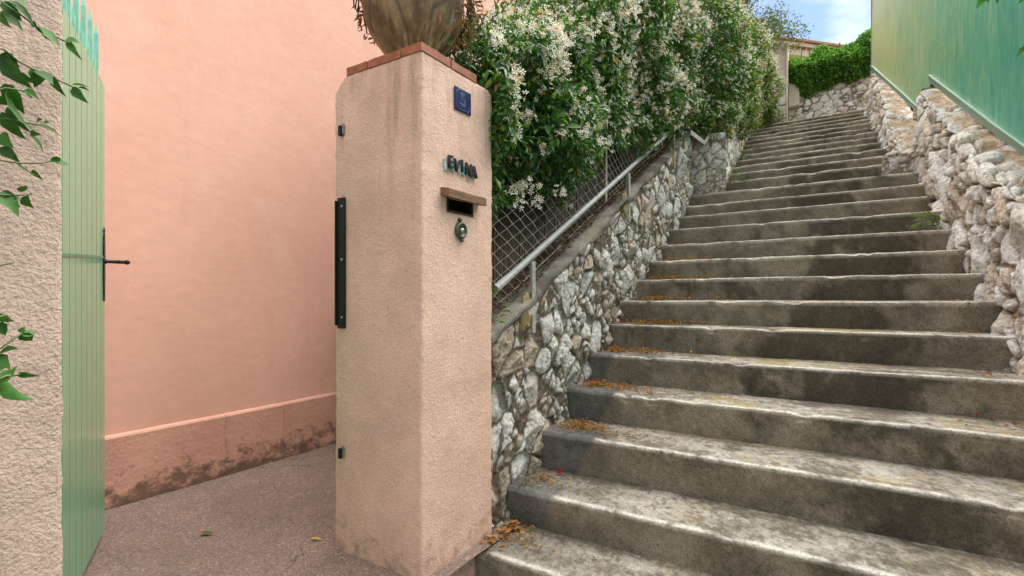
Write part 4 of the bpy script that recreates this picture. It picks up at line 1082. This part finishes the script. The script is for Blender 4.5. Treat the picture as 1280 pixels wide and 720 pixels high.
# ------------------------------------------------------------------ green screen on the right wall
def screen_panel(label, y0, y1, zb, hh, cap=False):
    t = thing('green_fence_panel', label, 'fence panel', (float(panel_x(y0)), y0, float(zb(y0))), 'green screen panels on the right wall')
    ny_, nz_ = 60, 30
    Y = np.repeat(np.linspace(y0, y1, ny_)[:, None], nz_, 1); T = np.repeat(np.linspace(0, 1, nz_)[None, :], ny_, 0)
    Z = zb(Y) + T * hh; X = panel_x(Y) + .008 * fbm(np.stack([Y * 1.5, Z * 1.5, 0 * Y], -1), 2, 601)
    V1 = np.stack([X, Y, Z], -1).reshape(-1, 3); V2 = V1 + np.array([.012, 0, 0]); f = grid_faces(ny_, nz_)
    npmesh('sheet', np.concatenate([V1, V2]), np.concatenate([f[:, ::-1], f + len(V1)]), M['panel'], smooth=True, parent=t)
    def rail(name, dz0, dz1, x_out, ya=y0, yb=y1):
        V, Fq = [], []
        ys_ = np.linspace(ya, yb, 12)
        for y in ys_:
            x = float(panel_x(y)); z = float(zb(y))
            V += [(x - x_out, y, z + dz0), (x - x_out, y, z + dz1), (x + .03, y, z + dz1), (x + .03, y, z + dz0)]
        for i in range(11):
            for k in range(4): Fq.append((4 * i + k, 4 * i + (k + 1) % 4, 4 * i + 4 + (k + 1) % 4, 4 * i + 4 + k))
        Fq.append((3, 2, 1, 0)); e = 44; Fq.append((e, e + 1, e + 2, e + 3))
        npmesh(name, np.array(V), np.array(Fq), M['panel_rail'], parent=t)
    rail('bottom_rail', -.03, .02, .012); rail('bottom_bead', .024, .040, .018)
    rail('top_rail', hh - .03, hh + .012, .014)
    if cap: box('post', float(panel_x(y1)) - .012, float(panel_x(y1)) + .03, y1 - .02, y1 + .02, float(zb(y1)) - .3, float(zb(y1)) + hh, M['panel_rail'], t)
    return t
screen_panel('streaky blue green screen panel on the near right wall top', -2.6, 6.69, lambda y: interp(y, [(-3, .42), (1.6, .47), (4.46, 2.03), (6.69, 3.34)]), 2.3)
screen_panel('far yellow green end of the streaky screen beside the upper right wall', 6.695, 10.32, lambda y: interp(y, [(6.6, 2.86), (7.9, 3.58), (10.4, 4.95)]), 1.45, True)

# ------------------------------------------------------------------ top of the stairs: pier, wall, hedge, house
ZT = UP[-1][1]
def ashlar(xa, xb, za, zb_, y, seed, cell, thick, parent, pal, mortar, res=.018, zs=lambda x: 0, nm='stonework'):
    nu, nv = int((xb - xa) / res) + 2, int((zb_ - za) / res) + 2
    X = np.repeat(np.linspace(xa, xb, nu)[:, None], nv, 1); Z = np.repeat(np.linspace(za, zb_, nv)[None, :], nu, 0)
    Z = Z + zs(X) * (Z - za) / (zb_ - za); p3 = np.stack([X, 0 * X + y, Z], -1)
    d, c, m = stones(X, Z, p3, cell, seed, .025, pal, mortar, split=.2, aspect=1.5, gap=.016, rot=.04, facet=.1, dirt=.2, warp=.08)
    # flat-dressed faces
    d = np.minimum(d, .022)
    V1 = np.stack([X, y - d, Z], -1).reshape(-1, 3); npmesh(nm, V1, grid_faces(nu, nv), M['stone'], c.reshape(-1, 3), True, parent)
    bm = bmesh.new(); addbox(bm, xa, xb, y + .012, y + thick, za, zb_ - .02); bmesh.ops.recalc_face_normals(bm, faces=bm.faces); bmobj('core', bm, M['mortar'], parent)
PAL_U = [(.86, .83, .75), (.82, .77, .68), (.87, .85, .79), (.76, .66, .55), (.84, .77, .66)]
pier2 = thing('stone_gate_pier', 'tall narrow stone pier with rendered top at the head of the steps', 'pier', (-1.0, 11.2, ZT))
ashlar(-1.55, -.80, ZT - .2, 5.33, 11.2, 81, .30, .45, pier2, PAL_R[:3] + PAL_U[:2], (.22, .18, .14))
M['pale_render'] = simple('pale_render', (.66, .58, .49), .9, 0, 9, .15, .003, 80)
box('rendered_top', -1.5, -.80, 11.19, 11.65, 5.335, 6.02, M['pale_render'], pier2, .01)
box('corner_strip', -.815, -.785, 11.165, 11.20, ZT - .1, 6.02, M['pale_render'], pier2, .004)
uw = thing('stone_garden_wall', 'cream stone garden wall with dark joints closing the top of the stairs', 'stone wall', (-.1, 11.9, ZT))
ashlar(-.95, 1.6, ZT - .3, 5.32, 11.9, 85, .17, .4, uw, PAL_U, (.27, .22, .165), zs=lambda x: .02 * x)
gpost = thing('rendered_gate_post', 'short grey rendered post between the stone pier and the cream wall', 'post', (-.72, 11.75, ZT))
box('shaft', -.86, -.62, 11.7, 11.86, 4.95, 5.55, M['pale_render'], gpost, .01)

def leaf_blob(fn, n, L, wr, pal, tmpl=4, droop=-.2):
    p, nr = fn(n); ax = rdir(n) + np.array([0, 0, droop]); Ls = rng.uniform(*L, n)
    c = np.array(pal)[rng.integers(0, len(pal), n)] * (.65 + .7 * rng.random(n))[:, None]
    return leaf_batch(p, ax, nr + .7 * rdir(n), Ls, Ls * wr, c, tmpl)
uh = thing('green_hedge', 'bright green leafy hedge spilling over the cream wall at the top', 'hedge', (.2, 12.1, 5.0))
def uh_pts(n):
    x = rng.uniform(-.95, 1.5, n); v = rng.random(n)
    zt = interp(x, [(-.95, 6.05), (-.4, 6.08), (.1, 6.10), (.6, 6.14), (1.5, 6.2)]) + .20 * fbm(np.stack([x * 4, 0 * x, 0 * x], -1), 3, 701)
    zb = interp(x, [(-.95, 5.45), (-.5, 5.16), (-.1, 5.2), (.15, 5.33), (.6, 5.33), (1.5, 5.4)]) + .10 * fbm(np.stack([x * 4, 0 * x + 4, 0 * x], -1), 3, 702)
    z = zb + (zt - zb) * v
    y = 11.86 - .30 * np.sin(v * math.pi) ** .6 - .22 * fbm(np.stack([x * 3.2, z * 3.2, 0 * x], -1), 3, 703) + rng.exponential(.13, n) + np.where(v > .9, rng.random(n) * .7, 0)
    return np.stack([x, y, z], -1), np.array([0, -.8, .6])[None] + np.zeros((n, 3))
V, F, C = leaf_blob(uh_pts, 42000, (.045, .08), .5, [(.07, .19, .03), (.12, .30, .04), (.19, .38, .05), (.05, .14, .02)]); npmesh('foliage', V, F, M['leaf_far'], C, True, uh)
tube_obj('stems', [[(x, 12.0, 5.0), (x + random.uniform(-.1, .1), 11.95, 5.6), (x + random.uniform(-.15, .15), 11.9, 6.1)] for x in np.linspace(-.8, 1.4, 16)], .012, M['bark'], uh, 5)

# house beyond, roof edge with a row of tile ends
hv = thing('tiled_roof_house', 'cream house behind the far hedge with a row of clay tiles under its eave', 'house', (-3.2, 17.0, 4.6))
ex = Vector((.70, .714, 0)).normalized(); ey = Vector((-ex.y, ex.x, 0))
HC = Vector((.08, 16.5, 0))       # eave corner in plan
def hp(a, b_, z): p = HC + ex * a + ey * b_; return (p.x, p.y, z)
def hbox(name, a0, a1, b0, b1, z0, z1, mat, z0b=None, z1b=None):
    bm = bmesh.new(); v = [bm.verts.new(hp(a, b_, (z if b_ == b0 else z + (0 if z0b is None else z0b)))) for a in (a0, a1) for b_ in (b0, b1) for z in (z0, z1)]
    for f in ((0, 1, 3, 2), (4, 6, 7, 5), (0, 4, 5, 1), (2, 3, 7, 6), (0, 2, 6, 4), (1, 5, 7, 3)): bm.faces.new([v[i] for i in f])
    bmesh.ops.recalc_face_normals(bm, faces=bm.faces); return bmobj(name, bm, mat, hv)
M['cream'] = simple('cream_render', (.62, .52, .40), .9, 0, 4, .1, .003, 60)
EZ = 7.86
hbox('wall', -6.2, -.45, .45, 5, 4.3, EZ - .22, M['cream'])
hbox('fascia', -6.6, 0, 0.0, 5.4, EZ - .06, EZ + .03, M['cream']); hbox('cornice', -6.4, -.05, .10, 5.3, EZ - .26, EZ - .062, M['cream'])
hbox('roof', -6.7, .08, -.08, 5.5, EZ + .034, EZ + .085, M['roof'], 1.0)
V_, F_ = [], []; b = 0
for row, (off, zz) in enumerate(((.10, EZ - .10), (.27, EZ - .18))):
    pth = []
    for i in range(34):
        a = -6.4 + i * .18 + row * .09
        ring = []
        for k in range(9):
            an = math.pi * k / 8; ring.append((a + .075 * math.cos(an), zz - .02 + .075 * math.sin(an)))
        for (aa, z) in ring: V_.append(hp(aa, off - .08, z))
        for (aa, z) in ring: V_.append(hp(aa, off + .10, z))
        for k in range(8): F_.append((b + k, b + k + 1, b + 9 + k + 1, b + 9 + k))
        b += 18
npmesh('eave_tiles', np.array(V_), np.array(F_), M['roof'], parent=hv)
# lamp head peeping over the hedge
lamp = thing('street_lamp', 'grey flat lamp head peeping above the far green hedge', 'lamp', (.98, 13.0, 4.6))
M['lamp'] = simple('lamp_grey', (.30, .30, .31), .5, .3, 30, .2, 0)
V, F = lathe([(0, .10), (.08, .09), (.17, .05), (.20, .01), (.19, -.01), (.1, -.02), (0, -.02)], 24, .98, 13.0); V[:, 2] += 6.98; npmesh('lamp_head', V, F, M['lamp'], smooth=True, parent=lamp)
tube_obj('pole', [[(.98, 13.0, 4.5), (.98, 13.0, 6.98)]], .03, M['lamp'], lamp, 10)

# tree behind the far end of the jasmine
tree = thing('olive_tree', 'grey green fine leaved tree rising behind the far end of the jasmine', 'tree', (-2.3, 10.6, 4.5))
br = [([(-2.3, 10.6, 4.4), (-2.25, 10.6, 5.4), (-2.2, 10.55, 6.3)], [.10, .085, .07])]
tips = []
for i in range(34):
    a = random.uniform(0, 6.28); ln = random.uniform(.6, 1.6); z0 = random.uniform(5.3, 6.4); up = random.uniform(.1, 1.4)
    p0 = Vector((-2.22, 10.57, z0)); p2 = p0 + Vector((math.cos(a) * ln, math.sin(a) * ln, up)); p1 = (p0 + p2) / 2 + Vector((0, 0, .15))
    br.append(([p0, p1, p2], [.035, .02, .006])); tips += [p1, p2, (p1 + p2) / 2]
tube_obj('trunk', br, .05, M['bark'], tree, 7)
def tr_pts(n):
    t = np.array([list(v) for v in tips])[rng.integers(0, len(tips), n)]; d = rdir(n) * (rng.random(n) ** .5)[:, None] * .34
    return t + d, d + np.array([0, 0, .4])
V, F, C = leaf_blob(tr_pts, 42000, (.045, .075), .36, [(.10, .13, .06), (.14, .17, .08), (.07, .10, .04), (.18, .20, .10)]); npmesh('crown', V, F, M['leaf_far'], C, True, tree)
# bougainvillea shoots in the hedge
bg_ = thing('bougainvillea', 'few magenta bougainvillea flowers poking out of the far hedge', 'flower', (-1.2, 8.6, 4.8))
parts = []; stp = []
for (x, y, z) in ((-1.10, 8.36, 5.20), (-1.02, 8.42, 4.97), (-1.0, 8.5, 4.93)):
    n = 14; p = np.array((x, y, z)) + rng.normal(0, .028, (n, 3)); parts.append(leaf_batch(p, rdir(n), rdir(n), .04, .03, np.array([(.50, .03, .36)]) * (.7 + .5 * rng.random(n))[:, None], 8)); stp.append([(x - .25, y, z - .35), (x - .1, y, z - .1), (x, y, z)])
V, F, C = merge(parts); npmesh('bracts', V, F, M['petal'], C, False, bg_); tube_obj('stems', stp, .005, M['bark'], bg_, 5)

# ------------------------------------------------------------------ foreground vine at the left pier
def unproj(x, y, X=None, f=None):
    u, v = (x - 640) / 640., (372 - y) / 640.
    if f is None: f = X / (u * CS - SN)
    return np.array([f * (u * CS - SN), f * (u * SN + CS), 1.106 + v * f])
vine = thing('climbing_vine', 'leafy green vine shoots hanging in front of the left stucco pier', 'vine', (-1.28, .1, 1.2))
TH = np.array([(0, 0, 0), (.10, -.34, .05), (.12, 0, 0), (.10, .34, .05), (.38, -.46, .09), (.40, 0, -.01), (.38, .46, .09), (.70, -.24, .03), (.70, 0, -.04), (.70, .24, .03), (1, 0, -.16)])
FH = np.array([(0, 1, 2), (0, 2, 3), (1, 4, 5), (1, 5, 2), (2, 5, 6), (2, 6, 3), (4, 7, 8), (4, 8, 5), (5, 8, 9), (5, 9, 6), (7, 10, 8), (8, 10, 9)])
def vleaf(p, tip, w, roll, col, parent_=None):
    ax = tip - p; L = np.linalg.norm(ax); ax = ax / L
    view = np.array([.55, -.55, .45]) + np.array([math.cos(roll), math.sin(roll), math.sin(roll * 2)]) * .75
    s_ = np.cross(view, ax); s_ /= np.linalg.norm(s_); up = np.cross(ax, s_)
    V = p + TH[:, 0:1] * ax * L + TH[:, 1:2] * s_ * w + TH[:, 2:3] * up * L
    return V, FH, np.repeat(np.array([col]), len(TH), 0)
sprigs = [  # stem pixel polyline, leaves (base px, tip px, width m)
    ([(-30, -25), (5, 5), (28, 20), (46, 34), (78, 50), (92, 56)], -1.30,
     [((2, 2), (28, 26), .026), ((12, 0), (45, 30), .02), ((0, 14), (32, 38), .03), ((46, 34), (78, 58), .03), ((48, 30), (60, 52), .03), ((82, 50), (100, 52), .024), ((84, 52), (100, 73), .016), ((22, 2), (36, 3), .016), ((0, 16), (12, 36), .03), ((40, 27), (47, 36), .012)]),
    ([(-30, 55), (6, 62), (22, 76), (44, 88), (68, 98), (92, 109)], -1.30,
     [((4, 60), (30, 84), .024), ((0, 68), (24, 84), .03), ((2, 74), (36, 110), .036), ((44, 86), (46, 110), .036), ((46, 88), (68, 104), .032), ((64, 96), (80, 120), .018), ((90, 106), (112, 107), .022), ((90, 110), (108, 128), .022), ((98, 109), (111, 112), .01), ((16, 92), (46, 104), .02)]),
    ([(-30, 118), (8, 110), (28, 113), (40, 122)], -1.27,
     [((6, 104), (30, 144), .030), ((8, 112), (36, 168), .026), ((30, 112), (48, 122), .018), ((0, 120), (14, 132), .03)]),
    ([(-30, 150), (10, 148), (32, 153), (46, 156)], -1.29,
     [((2, 140), (30, 176), .030), ((8, 134), (38, 168), .018), ((46, 156), (78, 168), .014), ((46, 152), (52, 148), .014), ((56, 154), (62, 150), .014), ((36, 168), (58, 190), .016), ((0, 168), (14, 184), .03), ((38, 166), (50, 168), .014)]),
    ([(-30, 195), (10, 202), (24, 204), (50, 204), (66, 201)], -1.29,
     [((0, 184), (24, 202), .024), ((22, 202), (44, 222), .034), ((40, 212), (54, 226), .012), ((66, 202), (90, 206), .02), ((66, 196), (76, 204), .018)]),
    ([(-30, 240), (8, 244), (30, 244)], -1.28,
     [((0, 240), (24, 268), .034), ((4, 238), (24, 258), .018), ((28, 240), (30, 230), .018), ((28, 246), (40, 260), .022), ((34, 243), (40, 244), .01)]),
    ([(-30, 335), (0, 332), (18, 328)], -1.30, [((2, 332), (16, 329), .004)]),
    ([(-40, 400), (-8, 398), (6, 394), (10, 400)], -1.24,
     [((-6, 392), (18, 404), .02), ((-4, 404), (10, 420), .022)]),
    ([(-40, 448), (0, 436), (14, 426), (28, 416)], -1.24,
     [((26, 418), (46, 416), .022), ((28, 416), (40, 428), .024), ((26, 416), (30, 408), .016), ((0, 440), (22, 434), .024), ((-8, 446), (12, 460), .03)]),
    ([(-60, 490), (-10, 478), (8, 470), (30, 468)], -.80,
     [((-6, 474), (24, 460), .03), ((-2, 478), (36, 502), .024), ((22, 468), (48, 470), .008), ((-20, 474), (6, 456), .024)]),
]
parts, vst = [], []
for stem, Xp, lv in sprigs:
    vst.append([unproj(a, b_, X=Xp + .01 * math.sin(i)) for i, (a, b_) in enumerate(stem)])
    for i, (a, b_, w) in enumerate(lv):
        c = np.array((.028, .10, .014)) * random.uniform(.7, 1.5); k = random.uniform(0, 6.28)
        p = unproj(*a, X=Xp); t = unproj(*b_, X=Xp + random.uniform(-.012, .028)); parts.append(vleaf(p, t, w, k, c))
V, F, C = merge(parts); npmesh('leaves', V, F, M['vine'], C, True, vine)
M['green_stem'] = simple('green_stem', (.09, .12, .04), .6, 0, 40, .3, 0)
tube_obj('stems', vst, .0016, M['green_stem'], vine, 6)
# overhanging twig at the upper right
tw_ = thing('overhanging_twig', 'green leafy twig reaching in at the upper right in front of the screen', 'twig', (.6, 1.6, 2.5))
parts = []
P0 = unproj(1350, -70, f=2.0)
stm = [[unproj(1350, -70, f=2.0), unproj(1290, -40, f=2.05), unproj(1240, -14, f=2.1), unproj(1228, -6, f=2.1)], [unproj(1350, -70, f=2.0), unproj(1310, 10, f=2.05), unproj(1290, 52, f=2.05), unproj(1283, 62, f=2.05)]]
for a, b_, w in (((1228, -8), (1223, 9), .05), ((1226, -6), (1238, 2), .04), ((1250, -14), (1246, 3), .04), ((1283, 60), (1272, 70), .035), ((1284, 52), (1279, 62), .03), ((1280, -12), (1276, 4), .04)):
    parts.append(vleaf(unproj(*a, f=2.07), unproj(*b_, f=2.06), w, random.uniform(0, 6), np.array((.06, .19, .03)) * random.uniform(.8, 1.3)))
V, F, C = merge(parts); npmesh('leaves', V, F, M['vine'], C, True, tw_); tube_obj('stems', stm, .003, M['green_stem'], tw_, 6)

# ------------------------------------------------------------------ litter, loose leaves, weeds
parts = []
def flecks(n, x, y, z, L=(.006, .016), pal=((.34, .17, .04), (.46, .26, .07), (.26, .12, .035), (.40, .20, .06), (.18, .09, .03))):
    p = np.stack([x, y, z], -1); ax = rdir(n); ax[:, 2] *= .25; nr = np.array([0, 0, 1.0])[None] + .5 * rdir(n); Ls = rng.uniform(*L, n)
    parts.append(leaf_batch(p, ax, nr, Ls, Ls * rng.uniform(.3, .6, n), np.array(pal)[rng.integers(0, len(pal), n)] * (.7 + .6 * rng.random(n))[:, None], 4))
def tz(k, x): return ALL[k][1] + .011 + .005 * fbm(np.stack([x * 1.3, 0 * x + 7, 0 * x], -1), 3, 43 + k)
for k in range(0, 13):
    y0, z0 = ALL[k]; y1 = ALL[k + 1][0]; d = y1 - y0
    n = (150, 200, 800, 800, 900, 900, 800, 700, 500, 260, 120, 90, 70)[k]
    x = -1.345 + rng.gamma(1.6, .13 if k > 1 else .08, n); 
    cy = y0 + d * (.55 if k < 4 else .62)
    y = np.clip(cy + rng.normal(0, .055, n) - .10 * (x + 1.35) * (k < 5), y0 + .02, y1 - .008)
    nn = fbm(np.stack([x * 6, y * 10, 0 * x + k], -1), 2, 801) > -.12
    m_ = nn | (rng.random(n) < .15); x, y = x[m_], y[m_]
    flecks(len(x), x, y, tz(k, x) + .028 * rng.random(len(x)) ** 2, (.008, .024))
    n = 25; x = rng.uniform(-1.3, .5, n); y = rng.uniform(y0 + .05, y1 - .01, n); flecks(n, x, y, tz(k, x))
n = 2600; y = rng.uniform(2.0, 5.9, n); x = -1.43 - .16 * rng.random(n); flecks(n, x, y, cop_z(y) + .022 + .015 * rng.random(n), (.012, .035), ((.20, .09, .03), (.12, .06, .025), (.30, .15, .05), (.08, .04, .02)))
for k in (3, 4, 5, 6):
    y0, z0 = ALL[k]; n = 30; x = float(XR(np.array(y0))) - .02 - rng.gamma(1.2, .05, n); y = rng.uniform(y0 + .1, ALL[k + 1][0] - .01, n); flecks(n, x, y, z0 + .01 + 0 * x, (.01, .03), ((.32, .12, .05), (.40, .20, .10)))
n = 110; flecks(n, rng.uniform(-3.1, -1.9, n), rng.uniform(.7, 2.4, n), .009 + 0 * rng.random(n), (.005, .018)); n = 60; flecks(n, rng.uniform(-3.18, -1.9, n), np.concatenate([rng.normal(1.46, .03, 30), rng.uniform(1.0, 2.5, 30)]), .010 + 0 * rng.random(n), (.005, .016))
# pile in the corner between pillar and first step
n = 110; x = -1.345 + rng.gamma(1.4, .03, n); y = rng.uniform(1.86, 2.13, n); flecks(n, x, y, .006 + .012 * rng.random(n), (.012, .04))
V, F, C = merge(parts); o = npmesh('leaf_litter', V, F, M['dry'], C, False); tag(o, 'orange brown dry leaf litter lying along the left of the steps', 'leaf litter', kind='stuff')
def loose(name, label, cat, p, L, w, col, ang, lift=.004):
    t = np.array([math.cos(ang), math.sin(ang), .05]); p = np.array(p)
    ax = t; s_ = np.cross((0, 0, 1), ax); s_ /= np.linalg.norm(s_); up = np.cross(ax, s_)
    V = TH[:, 0:1] * ax * L + TH[:, 1:2] * s_ * w + TH[:, 2:3] * up * L * .8
    o = npmesh(name, V, FH, M['dry'], np.repeat(np.array([col]), len(TH), 0), True); o.location = p + np.array([0, 0, lift + .005]); tag(o, label, cat, 'single leaves lying on the ground')
loose('fallen_leaf', 'single green leaf lying flat on the driveway asphalt', 'leaf', (-2.50, 1.24, 0), .062, .030, (.07, .13, .02), .55)
loose('fallen_leaf', 'small bright yellow leaf on the driveway beside the pillar', 'leaf', (-2.02, 1.48, 0), .055, .020, (.62, .45, .03), .5)
loose('fallen_leaf', 'curled orange leaf in the corner between pillar and lowest step', 'leaf', (-1.325, 1.885, 0.0), .060, .018, (.36, .13, .04), 1.0)
loose('fallen_leaf', 'pale tan leaf beside the pillar at the back of the lowest step', 'leaf', (-1.30, 2.07, 0), .055, .018, (.46, .25, .09), .2)
loose('fallen_leaf', 'brown leaf lying below a red petal on the second step', 'leaf', (-1.30, 2.38, .165), .05, .014, (.42, .19, .07), .1)
for lab, p in (('crumpled red petal on the second step near the wall', (-1.24, 2.43, .17)), ('small red petal at the left end of the fourth step', (-1.30, 3.02, .55)), ('faded red petal at the left end of the sixth step', (-1.32, 3.6, .917))):
    n = 9; pp = rng.normal(0, .008, (n, 3)); v, f, c = leaf_batch(pp, rdir(n), rdir(n), .018, .013, np.array([(.36, .015, .03)]) * (.7 + .6 * rng.random(n))[:, None], 8)
    o = npmesh('red_petal', v, f, M['dry'], c, True); o.location = Vector(p) + Vector((0, 0, .018)); tag(o, lab, 'petal', 'red petals dropped on the steps')
GW = 'weeds growing out of the walls and steps'
def weed(label, p, out, n, L, pal, w=.3, spread=.9):
    t = thing('weed', label, 'weed', p, GW); p = np.array(p); out = np.array(out)
    base = p + rng.normal(0, .018, (n, 3)); ax = out + spread * rdir(n); tips_ = base + ax * (L * rng.uniform(.4, 1, n))[:, None]
    v, f, c = leaf_batch(tips_, ax + np.array([0, 0, -.3]), rdir(n) + np.array([0, 0, .8]), L * rng.uniform(.5, 1.0, n), L * w * rng.uniform(.5, .9, n), np.array(pal)[rng.integers(0, len(pal), n)] * (.7 + .6 * rng.random(n))[:, None], 8)
    npmesh('leaves', v, f, M['leaf'], c, True, t)
    tube_obj('stems', [[a, (a + b_) / 2 + np.array([0, 0, .01]), b_] for a, b_ in zip(base, tips_)], .0014, M['green_stem'], t, 4)
GP = [(.06, .17, .025), (.10, .24, .03), (.20, .26, .05)]
weed('fresh green weed growing from the foot of the right stone wall', (.64, 4.93, 1.66), (-.8, -.3, .3), 26, .085, GP)
weed('small green weed on the wall top next to the pillar beneath the rail end', (-1.41, 2.06, 1.0), (.3, -.1, .9), 16, .06, GP, .4)
weed('tiny green sprout climbing the mesh beside the pillar', (-1.46, 2.03, 1.14), (.3, -.1, .9), 14, .06, GP, .4)
weed('green tuft at the foot of the left wall where the upper steps start', (-1.0, 6.12, 2.40), (.7, -.3, .5), 22, .07, GP)
weed('little green tuft halfway up the upper left wall foot', (-1.10, 7.6, 3.02), (.8, -.2, .4), 18, .06, GP)
weed('dark green moss tuft at the left end of the second step', (-1.33, 2.19, .17), (.5, -.2, .3), 20, .022, [(.03, .07, .015), (.05, .10, .02)])
weed('yellow green tuft at the foot of the far right wall', (.36, 10.0, 4.24), (-.6, -.4, .5), 18, .07, [(.22, .28, .05)])
bush = thing('small_bush', 'olive yellow bush beside the stone pier at the head of the steps', 'bush', (-1.0, 10.85, ZT))
def bs(n):
    d = rdir(n) * (rng.random(n) ** .4)[:, None]; return np.array((-1.02, 10.85, ZT + .22)) + d * np.array([.24, .18, .22]), d + np.array([0, -.3, .4])
V, F, C = leaf_blob(bs, 1500, (.02, .045), .35, [(.16, .17, .04), (.22, .20, .06), (.10, .13, .03)]); npmesh('foliage', V, F, M['leaf_far'], C, True, bush)
tube_obj('stems', [[(-1.02, 10.85, ZT), (-1.02 + random.uniform(-.15, .15), 10.85, ZT + .3)] for i in range(8)], .005, M['bark'], bush, 4)
